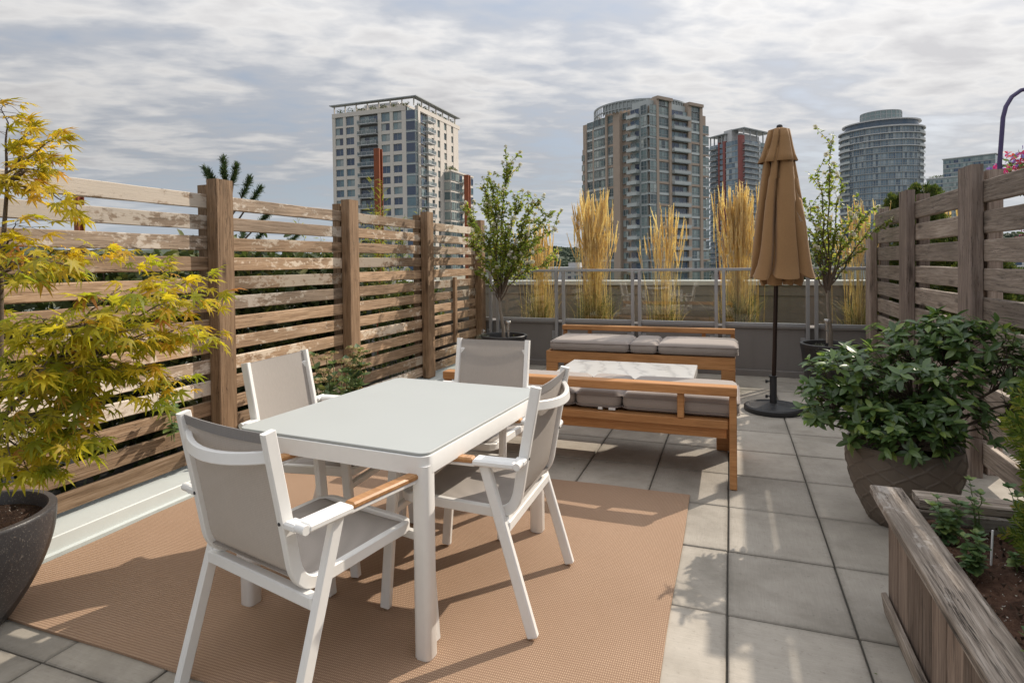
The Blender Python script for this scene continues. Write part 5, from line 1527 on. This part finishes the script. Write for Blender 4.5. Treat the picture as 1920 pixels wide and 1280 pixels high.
# ------------------------------------------------------------------ saplings
def sapling(label, base, fork, targets, nleaf, nbl, seed, ls, spread, tr=.021, dens=1.0):
    rt = root('sapling_tree', label, 'tree', base, 0, 'potted flowering saplings at the far wall')
    rg = random.Random(seed); b = Vector(base); f = Vector(fork)
    g = G(); g.tube([b-Vector((0, 0, .05)), b.lerp(f, .3)+Vector((.008, 0, 0)), b.lerp(f, .7)-Vector((.006, 0, 0)), f], [tr*1.25, tr, tr*.92, tr*.85], 10); g.build('trunk', 'bark2', rt, 60, world=True)
    tw = G(); P, D, Nn, S = [], [], [], []; BP = []
    for t in targets:
        T = Vector(t); c = curve(f-Vector((0, 0, rg.uniform(0, .06))), T, .34 if T.z-f.z > .3*abs(T.x-f.x) else .1, 10, .018, rg); L = (T-f).length
        tw.tube(c, [.0105-.0090*(i/9) for i in range(10)], 6)
        subs = [(c, L)]
        for j in range(int(L*9*dens)):
            x = rg.uniform(1.8, 8.6); i0 = int(x); q = c[i0].lerp(c[i0+1], x-i0)
            dr = (T-f).normalized()*rg.uniform(.4, 1)+Vector((rg.gauss(0, .6), rg.gauss(0, .6), rg.uniform(.0, .7))); l = rg.uniform(.10, spread)
            e = q+dr.normalized()*l; cc = curve(q, e, .1, 5, .006, rg); tw.tube(cc, [.0036, .003, .0024, .0018, .0012], 4); subs.append((cc, l))
        for cc, l in subs:
            for k in range(int(nleaf*l)):
                x = rg.uniform(.28 if cc is c else .1, 1)*(len(cc)-1.001); i0 = int(x); q = cc[i0].lerp(cc[i0+1], x-i0)
                dv = (cc[-1]-cc[0]).normalized(); d = dv*rg.uniform(-.1, .7)+Vector((rg.gauss(0, .7), rg.gauss(0, .7), rg.uniform(-.8, .4)))
                P.append(q+Vector((rg.gauss(0, .008), rg.gauss(0, .008), rg.gauss(0, .008)))); D.append(d); Nn.append(Vector((rg.gauss(0, .6), rg.gauss(0, .6), 1))); S.append(rg.uniform(.6, 1.15)*ls)
            if rg.random() < nbl: BP.append(cc[-1]+Vector((0, 0, .01)))
    tw.build('branches', 'bark', rt, 60, world=True)
    o = np.array(rt.location); A = lambda l: np.array([tuple(v) for v in l])
    stuff(cloud('foliage', t_oval(.30, .25, .06, 4), A(P)-o, A(D), A(Nn), np.array(S), 'sap', rt))
    r = np.random.default_rng(seed); bp = []; bd = []
    for q in BP:
        for k in range(9): v = rdirs(r, 1)[0]; bp.append(np.array(q)+v*.018*r.uniform(.2, 1)); bd.append(v+np.array([0, 0, .4]))
    bp, bd = np.array(bp), np.array(bd)
    stuff(cloud('blossom', TF5, bp-o, rdirs(r, len(bp)), bd, r.uniform(.014, .023, len(bp)), 'blossom', rt))


sapling('leafy upright sapling dotted with white flowers by the left fence', (-2.64, 6.85, .47), (-2.69, 6.85, .98),
        [(-2.56, 6.86, 2.62), (-2.70, 6.72, 2.35), (-2.90, 6.85, 2.38), (-3.07, 6.80, 1.98), (-3.10, 6.92, 1.62), (-2.42, 6.95, 2.15), (-2.16, 6.85, 2.12), (-1.96, 6.82, 2.00), (-1.99, 6.95, 1.80), (-2.20, 6.70, 1.52), (-2.05, 6.80, 1.36), (-2.80, 6.62, 1.75), (-2.50, 6.65, 1.80), (-2.85, 7.05, 1.9), (-2.35, 7.05, 1.75), (-2.95, 6.7, 1.3), (-2.62, 6.6, 1.35)], 105, .6, 21, .047, .30, dens=1.4)
sapling('thin open sapling with pale green leaves behind the closed umbrella', (.985, 6.98, .475), (.955, 6.98, 1.08),
        [(1.00, 6.98, 2.62), (.86, 6.94, 2.34), (.72, 6.98, 2.05), (.66, 6.92, 1.80), (.78, 7.02, 1.70), (1.12, 7.02, 2.20), (1.22, 6.92, 1.86), (1.40, 6.90, 1.92), (1.46, 6.84, 1.72), (1.30, 6.98, 1.50), (.70, 6.95, 1.35), (1.02, 6.86, 1.72), (.84, 7.1, 1.98)], 66, .3, 33, .046, .30, .019, dens=.85)


# ------------------------------------------------------------------ feather reed grass in the trough behind the glass
def grass(label, x, y, n, h, spread, seed, plume=True):
    rt = root('feather_reed_grass', label, 'grass', (x, y, .5), 0, 'feather reed grasses in the trough behind the glass')
    r = np.random.default_rng(seed); V = []; F = []; PV = []; PF = []
    def ribbon(pts, w):
        b = len(V); n_ = len(pts); a = r.uniform(0, pi); sx, sy = cos(a), sin(a)
        for i, p in enumerate(pts):
            ww = w*(1-.85*i/(n_-1)); V.append((p[0]-sx*ww, p[1]-sy*ww, p[2])); V.append((p[0]+sx*ww, p[1]+sy*ww, p[2]))
        for i in range(n_-1): F.append((b+2*i, b+2*i+1, b+2*i+3, b+2*i+2))
    def stalk(pts, w):
        b = len(PV); a = r.uniform(0, pi)
        for p in pts:
            for j in range(3): PV.append((p[0]+w*cos(a+2.094*j), p[1]+w*sin(a+2.094*j), p[2]))
        for i in range(len(pts)-1):
            for j in range(3): PF.append((b+i*3+j, b+i*3+(j+1) % 3, b+i*3+3+(j+1) % 3, b+i*3+3+j))
    for i in range(n):                      # flowering stalks
        a = r.uniform(0, 2*pi); q = abs(r.normal())*.115; hh = h*r.uniform(.62, 1.0); ln = r.normal()*spread, r.normal()*spread*.6
        p0 = np.array([q*cos(a), q*sin(a), 0.0]); pts = []
        for k in range(5): t = k/4; pts.append(p0+np.array([ln[0]*t**1.6, ln[1]*t**1.6, hh*t]))
        stalk(pts, .0028)
        if plume:
            L = hh*r.uniform(.20, .31); tp = pts[-1]; dv = (pts[-1]-pts[-2]); dv = dv/np.linalg.norm(dv); dr = np.array([r.normal()*.34, r.normal()*.2, 1]); dv = dv*.75+dr*.25; dv /= np.linalg.norm(dv)
            b = len(PV); R0 = r.uniform(.0065, .012); M_ = 7
            for k in range(M_):
                t = k/(M_-1); rad = R0*(sin(pi*(.12+.86*t))**.8)*r.uniform(.75, 1.25); c = tp-dv*L*.5+dv*L*t
                for j in range(4): aa = j*pi/2+k*.6; PV.append(tuple(c+np.array([cos(aa)*rad, sin(aa)*rad, r.normal()*.004])))
            for k in range(M_-1):
                for j in range(4): PF.append((b+k*4+j, b+k*4+(j+1) % 4, b+k*4+4+(j+1) % 4, b+k*4+4+j))
            for k in range(24):             # loose spikelets
                t = r.uniform(.1, .95); c = tp-dv*L*.45+dv*L*t; d = rdirs(r, 1)[0]*.014; d[2] = abs(d[2])+.012; bb = len(PV); PV.extend([tuple(c), tuple(c+d*.6+np.array([.002, 0, 0])), tuple(c+d), tuple(c+d*.6-np.array([.002, 0, 0]))]); PF.append((bb, bb+1, bb+2, bb+3))
    for i in range(int(n*3.4)):                 # basal leaves, arching
        a = r.uniform(0, 2*pi); q = abs(r.normal())*.11; hh = r.uniform(.22, .70); out = r.uniform(.04, .36)
        p0 = np.array([q*cos(a), q*sin(a), 0.0]); pts = []
        for k in range(5): t = k/4; pts.append(p0+np.array([cos(a)*out*t*t, sin(a)*out*t*t, hh*(t-.42*out/.34*t**3)]))
        ribbon(pts, .0045)
    me = bpy.data.meshes.new('blades'); me.from_pydata(V, [], F); me.materials.append(M['blade']); stuff(link('blades', me, rt))
    if plume:
        me = bpy.data.meshes.new('plumes'); me.from_pydata(PV, [], PF); me.materials.append(M['straw']); stuff(link('plumes', me, rt))


for i, (x, n, h, sp, lab) in enumerate([(-2.66, 90, 1.36, .07, 'feather reed grass behind the glass beside the left sapling'), (-1.83, 190, 1.72, .12, 'tall broad feather reed grass in front of the left edge of the tan tower'),
                                       (-.86, 64, 1.52, .11, 'sparse feather reed grass in front of the middle of the tan tower'), (.10, 210, 1.72, .085, 'dense tall feather reed grass left of the closed umbrella'),
                                       (1.50, 60, 1.50, .08, 'thin feather reed grass behind the right sapling by the fence end'), (2.5, 60, 1.5, .1, 'feather reed grass beyond the right slat fence')]):
    grass(lab, x, 8.45, n, h, sp, 40+i)


# ------------------------------------------------------------------ planter box in the right foreground
def planter():
    X0, X1, Y0, Y1, H = .585, 1.40, .55, 2.72, .505
    rt = root('planter_box', 'weathered grey wooden planter box of dark red soil in the right foreground', 'planter', (X0, Y0, 0))
    cap = lambda nm, L, c, rz, sd: link(nm, board(L, .115, .034, 'planter', .004, seed=sd), rt, (c[0]-X0, c[1]-Y0, c[2]), (pi/2, 0, rz))
    cap('cap_board', Y1-Y0+.01, (X0-.005, (Y0+Y1)/2, H-.017), pi/2, 1)
    link('cap_board', board(X1-X0-.055, .105, .034, 'planter', .004, seed=2), rt, ((X0+X1)/2-X0+.055, Y1-.05-Y0, H-.0185), (pi/2, 0, 0))
    # cladding of upright boards, skirting, far side
    n = 16; w = (Y1-Y0-.02)/n; rg = random.Random(3)
    bm = [board(H-.06, round(w-.003, 4), .022, 'planter_side', .002, seed=s) for s in range(3)]
    for i in range(n): link('cladding_board', bm[i % 3], rt, (.012+rg.uniform(-.0015, .0015), .01+w*(i+.5), (H-.06)/2+.02), (0, -pi/2, pi/2))
    link('skirting_board', board(round(Y1-Y0-.04, 2), .085, .020, 'planter', .003, seed=2), rt, (-.012, (Y1-Y0)/2, .045), (R_(-9), 0, pi/2))
    link('end_board', board(X1-X0-.05, .40, .024, 'planter_side', .003), rt, ((X1-X0)/2, Y1-Y0-.03, .255))
    link('inner_rail', board(X1-X0-.10, .075, .03, 'planter', .003, seed=3), rt, ((X1-X0)/2+.02, Y1-Y0-.105, H-.075))
    link('far_board', board(Y1-Y0-.1, .42, .024, 'planter_side', .003), rt, (X1-X0, (Y1-Y0)/2, .26), (0, 0, pi/2))
    r = np.random.default_rng(2); nx, ny = 26, 64; V = []; F = []
    for i in range(nx+1):
        for j in range(ny+1): V.append((.03+(X1-X0-.05)*i/nx, .02+(Y1-Y0-.10)*j/ny, .425+.02*sin(i*.5)*sin(j*.23)+r.normal()*.006))
    for i in range(nx):
        for j in range(ny): a = i*(ny+1)+j; F.append((a, a+ny+1, a+ny+2, a+1))
    G().add(V, F).build('soil', 'soil2', rt, 180)
    # bark crumbs, white perlite
    for nm, mt, n_, s in (('soil_crumbs', 'basket', 900, .009), ('perlite', 'blossom', 260, .0035)):
        p = np.stack([r.uniform(.06, X1-X0-.06, n_), r.uniform(.05, Y1-Y0-.14, n_), np.full(n_, .435)+r.uniform(-.01, .016, n_)], 1)
        T = ([(1, 0, 0), (-.5, .8, 0), (-.5, -.8, .2), (0, 0, .9)], [(0, 1, 3), (1, 2, 3), (2, 0, 3)])
        stuff(cloud(nm, T, p, rdirs(r, n_), rdirs(r, n_), r.uniform(.5, 1.3, n_)*s, mt, rt))


planter()


def herb(name, label, base, n, h, ls, seed, mat='mint', group=None, leafw=.38):
    rt = root(name, label, 'plant', base, 0, group); rg = random.Random(seed); g = G(); P, D, Nn, S = [], [], [], []
    for i in range(n):
        a = rg.random()*2*pi; l = h*rg.uniform(.55, 1); t = Vector((cos(a)*l*rg.uniform(.1, .55), sin(a)*l*rg.uniform(.1, .55), l)); c = curve((rg.uniform(-.02, .02), rg.uniform(-.02, .02), -.01), t, .25, 7, .004, rg)
        g.tube(c, [.0026-.0015*k/6 for k in range(7)], 5)
        for k in range(1, 7):
            for m in range(2 if k < 6 else 5):
                b = k*pi/2+m*pi+rg.uniform(-.3, .3) if k < 6 else m*1.26
                P.append(c[k]); D.append((cos(b), sin(b), rg.uniform(-.2, .5) if k < 6 else .9)); Nn.append((rg.uniform(-.3, .3), rg.uniform(-.3, .3), 1)); S.append(ls*rg.uniform(.7, 1.2)*(1 if k < 5 else .75))
    g.build('stems', 'stem', rt, 60)
    cloud('leaves', t_oval(leafw, .2, .05, 4), np.array([tuple(v) for v in P]), np.array(D), np.array(Nn), np.array(S), mat, rt)
    return rt


mg = 'small herbs in the planter box'
herb('mint_plant', 'grey-green herb trailing along the inside of the planter cap board', (.70, 2.44, .435), 9, .13, .035, 1, group=mg)
herb('mint_plant', 'second clump of the trailing herb further along the planter cap board', (.71, 2.22, .435), 8, .10, .032, 2, group=mg)
herb('mint_plant', 'tall single-stemmed herb by the far end of the planter box', (.82, 2.56, .435), 3, .20, .032, 3, group=mg)
herb('mint_plant', 'leafy upright herb right of the others in the planter box', (.95, 2.52, .435), 4, .17, .034, 4, group=mg)
herb('mint_plant', 'tiny seedling alone on the bare soil of the planter box', (.84, 2.28, .435), 2, .05, .024, 5, group=mg)
herb('mint_plant', 'bright broad-leaved herb in the lower right corner of the planter', (.672, 1.64, .435), 9, .12, .055, 6, group=mg)
G().tube([(0, 0, -.02), (0, 0, .11)], .003, 6)
st = G().tube([(0, 0, -.02), (.006, 0, .13)], .0032, 6).build('plant_stake', 'tag', None, 60, loc=(.79, 2.33, .40)); tag(st, 'thin pale plant stake standing in the planter soil', 'stake')


def thuja(name, label, base, h, rad, n, seed, mat, s, cat='shrub', group=None, shape=1.0):
    rt = root(name, label, cat, base, 0, group); r = np.random.default_rng(seed)
    G().tube([(0, 0, -.03), (0, 0, h*.85)], [.02, .006], 7).build('trunk', 'bark', rt, 60)
    z = r.uniform(.04, 1, n)**.9; a = r.uniform(0, 2*pi, n); k = r.uniform(.35, 1.05, n)**.5
    rr = rad*np.minimum(1, (1.02-z)*2.2*shape)**.55*(1+.18*np.sin(a*3+z*9))*k
    p = np.stack([rr*np.cos(a), rr*np.sin(a), z*h], 1)
    d = np.stack([np.cos(a), np.sin(a), r.uniform(.15, 1.3, n)], 1)+r.normal(size=(n, 3))*.25
    nn = np.stack([-np.sin(a), np.cos(a), np.zeros(n)], 1)+r.normal(size=(n, 3))*.45
    stuff(cloud('foliage', TS, p, d, nn, r.uniform(.6, 1.2, n)*s, mat, rt))


thuja('cedar_shrub', 'feathery golden green cedar growing in the planter box at the right edge', (1.115, 2.20, .42), .80, .235, 2600, 3, 'thuja', .085)
cg = 'round conifers behind the right fence'
for i, (x, y, h, rd, lab, z0) in enumerate([(2.0, 8.75, 1.66, .24, 'green conifer poking above the far end of the right fence', .5), (1.97, 7.62, 2.16, .22, 'tallest green conifer behind the middle post of the right fence', 0),
                                           (1.98, 6.75, 1.66, .30, 'green conifer showing between the boards right of the middle fence post', 0), (1.98, 6.05, 1.40, .30, 'low green conifer glimpsed between the lower boards of the right fence', 0)]):
    thuja('conifer', lab, (x, y, z0), h, rd, 2200, 10+i, 'conifer', .11, 'tree', cg, 1.2)


# ------------------------------------------------------------------ sedum behind the table, climber at the fence
def sedum():
    rt = root('sedum_plant', 'sedum with flat tan flower heads growing by the left fence behind the table', 'plant', (-2.84, 3.85, .0)); rg = random.Random(3)
    g = G(); P, D, Nn, S = [], [], [], []; FP = []
    for i in range(30):
        a = rg.random()*2*pi; q = rg.uniform(.02, .30); h = rg.uniform(.38, .76); t = Vector((cos(a)*q*1.1, sin(a)*q*1.5, h)); c = curve((cos(a)*.06, sin(a)*.06, 0), t, .1, 9, .006, rg)
        g.tube(c, [.006-.003*k/8 for k in range(9)], 6)
        for k in range(3, 9):
            for m in range(4):
                b = k*.9+m*pi/2+rg.uniform(-.2, .2); P.append(c[k]-Vector((0, 0, .01))); D.append((cos(b), sin(b), rg.uniform(.1, .9))); Nn.append((-cos(b)*.4, -sin(b)*.4, 1)); S.append(rg.uniform(.048, .074))
        for m in range(5):
            b = m*1.26; r_ = .030 if m else 0
            for w in range(44):
                th = rg.random()*2*pi; ph = rg.random()**.5; FP.append(t+Vector((cos(b)*r_+cos(th)*ph*.026, sin(b)*r_+sin(th)*ph*.026, .012*(1-ph*ph)+rg.uniform(-.005, .004))))
    g.build('stems', 'stem', rt, 60); A = lambda l: np.array([tuple(v) for v in l])
    cloud('leaves', t_oval(.36, -.1, .06, 4), A(P), A(D), A(Nn), np.array(S), 'sedum', rt)
    r = np.random.default_rng(3); OC = ([(1, 0, 0), (0, 1, 0), (-1, 0, 0), (0, -1, 0), (0, 0, 1)], [(0, 1, 4), (1, 2, 4), (2, 3, 4), (3, 0, 4)])
    stuff(cloud('flower_heads', OC, A(FP), rdirs(r, len(FP)), rdirs(r, len(FP))*.3+np.array([.01, 0, 1.]), r.uniform(.005, .008, len(FP)), 'sedum_fl', rt))


sedum()
herb('climber', 'thin green climber poking through the left fence beside the near chair', (-3.26, 2.72, .34), 3, .36, .07, 9, 'mint', None, .34)
herb('weed', 'single dry weed stalk beside the left black pot', (-2.27, 6.75, 0.0), 1, .62, .02, 12, 'blade', None, .12)

# ------------------------------------------------------------------ hanging basket and hook behind the right fence
hk = root('shepherd_hook', 'purple metal shepherd hook rising behind the right fence', 'hook', (1.83, 5.27, 0))
G().tube([(0, 0, 0), (.005, .003, 2.1), (.03, .02, 2.42), (.05, .03, 2.50), (.09, .045, 2.57), (.15, .06, 2.615), (.22, .08, 2.63), (.30, .1, 2.60), (.36, .12, 2.52), (.37, .12, 2.44)], .0145, 12).build('pole', 'purple', hk, 60)
G().tube([(.37, .12, 2.45), (.33, .10, 2.22)], .003, 6).tube([(.37, .12, 2.45), (.42, .16, 2.22)], .003, 6).build('chain', 'black', hk)


def flowers(name, label, c, R, n, seed, zs=.55, basket=True):
    rt = root(name, label, 'flower basket', c); r = np.random.default_rng(seed)
    if basket: G().lathe([(0.001, -.2), (.1, -.17), (.17, -.08), (.19, 0), (.18, .01), (.001, .0)], 24).build('basket', 'basket', rt, 50)
    for nm, mt, k, s in (('pink_flowers', 'fl_pink', .38, .030), ('crimson_flowers', 'fl_red', .30, .030), ('violet_flowers', 'fl_blue', .5, .018)):
        m = int(n*k); d = rdirs(r, m); d[:, 2] = d[:, 2]*.9+.15; p = d*np.array([R, R, R*zs])*r.uniform(.75, 1.05, (m, 1))
        stuff(cloud(nm, TF5, p, rdirs(r, m), d, r.uniform(.7, 1.2, m)*s, mt, rt))
    d = rdirs(r, n*2); p = d*np.array([R, R, R*zs])*r.uniform(.3, .93, (n*2, 1)); cloud('leaves', t_oval(), p, d, rdirs(r, n*2), r.uniform(.7, 1.2, n*2)*.04, 'mint', rt)
    return rt


flowers('flower_basket', 'hanging basket of pink, crimson and violet flowers above the right fence', (2.13, 5.40, 2.03), .30, 260, 5, .6)
flowers('flower_basket', 'lower pot of magenta flowers glimpsed between the right fence boards', (2.05, 5.0, 1.55), .22, 80, 6, .7)
# two corten steel posts and the planting of the next terrace, behind the left fence
for x, y, h, w, lab in ((-4.78, 7.4, 3.08, .09, 'tall rusty steel post behind the left fence in front of the pale tower'), (-5.03, 11.05, 3.20, .10, 'rusty steel post further back, right of the pale tower'), (-4.36, 2.9, 1.93, .045, 'short rusty steel post seen through the top gaps of the left fence')):
    z0 = 0 if y < 9 else -3.0
    p = root('steel_post', lab, 'post', (x, y, z0), 0, 'rusty steel posts behind the left fence')
    G().box((0, 0, (h-z0)/2), (w, w*.35, h-z0), .003).box((0, w*.45, (h-z0)/2), (w*.22, w*.6, h-z0), .002).build('web', 'rust', p)
    G().box((0, w*.85, (h-z0)/2), (w, w*.2, h-z0), .003).build('flange', 'rust', p)
struct(G().box((-6.9, 8.5, -3.2), (4.0, 14, .4), 0).build('lower_terrace_ground', 'joint'))


def bamboo():
    rt = root('bamboo', 'tall yellow-green bamboo behind the left fence beside the rusty post', 'plant', (-4.15, 6.5, 0)); rg = random.Random(2); g = G(); P, D, Nn, S = [], [], [], []
    for i in range(34):
        x, y = rg.gauss(0, .28), rg.gauss(0, .28); h = rg.uniform(1.4, 2.15) if i > 1 else 2.5-.1*i
        if i == 0: x, y = -.15, -.02
        t = Vector((x+rg.gauss(0, .13), y+rg.gauss(0, .1), h)); c = curve((x*.7, y*.7, 0), t, .3, 10, .01, rg); g.tube(c, [.006-.0045*k/9 for k in range(10)], 5)
        for k in range(60):
            u = rg.uniform(.35, 1)*8.99; i0 = int(u); q = c[i0].lerp(c[i0+1], u-i0); a = rg.random()*2*pi; q = q+Vector((cos(a), sin(a), .4))*rg.uniform(0, .07)
            P.append(q); D.append((cos(a), sin(a), rg.uniform(-.2, 1.2))); Nn.append((rg.gauss(0, .5), rg.gauss(0, .5), 1)); S.append(rg.uniform(.06, .11))
    g.build('canes', 'stem', rt, 60); A = lambda l: np.array([tuple(v) for v in l]); stuff(cloud('foliage', T_LANCE, A(P), A(D), A(Nn), np.array(S)*1.1, 'bamboo', rt))


bamboo()


def pine():
    rt = root('pine_tree', 'small dark pine rising behind the nearest left fence post', 'tree', (-4.75, 4.75, 0)); rg = random.Random(9); g = G(); P, D, Nn, S = [], [], [], []
    g.tube([(0, 0, 0), (.03, -.03, 1.2), (-.05, -.08, 2.2)], [.035, .025, .010], 8)
    tips = [(-.06, -.1, 2.50), (-.24, -.16, 2.40), (-.14, -.2, 2.36), (.06, -.05, 2.43), (.0, -.16, 2.37), (.18, 0, 2.30), (.30, .02, 2.20), (.36, .1, 1.98), (-.3, -.1, 1.95), (.2, .2, 1.8), (-.2, .3, 1.8), (.5, .3, 1.72), (-.3, -.4, 1.6), (.4, -.2, 1.6)]
    for t in tips:
        T = Vector(t); c = curve((-.03, -.06, T.z-.42), T, -.05, 7, .006, rg); g.tube(c, [.012-.007*k/6 for k in range(7)], 5)
        for k in range(520):
            u = rg.uniform(.58, 1)*5.99; i0 = int(u); q = c[i0].lerp(c[i0+1], u-i0); dv = (c[i0+1]-c[i0]).normalized(); d = dv*1.1+Vector((rg.gauss(0, .6), rg.gauss(0, .6), rg.gauss(0, .6)))
            P.append(q); D.append(d); Nn.append((rg.gauss(0, 1), rg.gauss(0, 1), rg.gauss(0, 1))); S.append(rg.uniform(.045, .066))
    g.build('trunk', 'bark', rt, 60); A = lambda l: np.array([tuple(v) for v in l])
    nd = ([(-.05, 0, 0), (.05, 0, 0), (.025, 1, 0), (-.025, 1, 0)], [(0, 1, 2, 3)])
    stuff(cloud('needles', nd, A(P), A(D), A(Nn), np.array(S), 'pine', rt))


pine()
sg = 'dark shrubs of the next terrace behind the left fence'
for i, (x, y, h, w, lab) in enumerate([(-4.05, .6, 1.40, .5, 'dark shrub behind the left fence past the maple pot'), (-4.1, 1.9, 1.45, .55, 'dark shrub behind the fence boards over the maple'), (-4.1, 3.1, 1.42, .5, 'dark shrub behind the fence boards left of the nearest post'), (-4.15, 4.1, 1.56, .5, 'dark shrub behind the fence bay over the white chair'), (-4.1, 5.2, 1.50, .5, 'dark shrub behind the fence bay over the sedum'), (-4.5, 6.0, 1.4, .5, 'dark shrub below the bamboo behind the left fence'), (-4.3, 7.5, 1.05, .4, 'low dark shrub behind the last bay of the left fence')]):
    rt = root('shrub', lab, 'shrub', (x, y, 0), 0, sg); r = np.random.default_rng(70+i); n = 3600; h *= 1.08
    st = G()
    for k in range(7): a = r.uniform(0, 2*pi); st.tube([(0, 0, 0), (cos(a)*w*.3, sin(a)*w*.4, h*.5), (cos(a)*w*.5, sin(a)*w*.7, h*.9)], [.012, .008, .004], 5)
    st.build('stems', 'bark', rt, 60)
    p = np.stack([r.normal(size=n)*w*.36, r.normal(size=n)*w*.62, h*r.uniform(.0, 1, n)**.8*(1-.12*r.random(n))], 1)
    stuff(cloud('foliage', t_oval(.26, .2, .05, 4), p, rdirs(r, n), rdirs(r, n)+np.array([0, 0, .6]), r.uniform(.06, .12, n), 'shrub', rt))
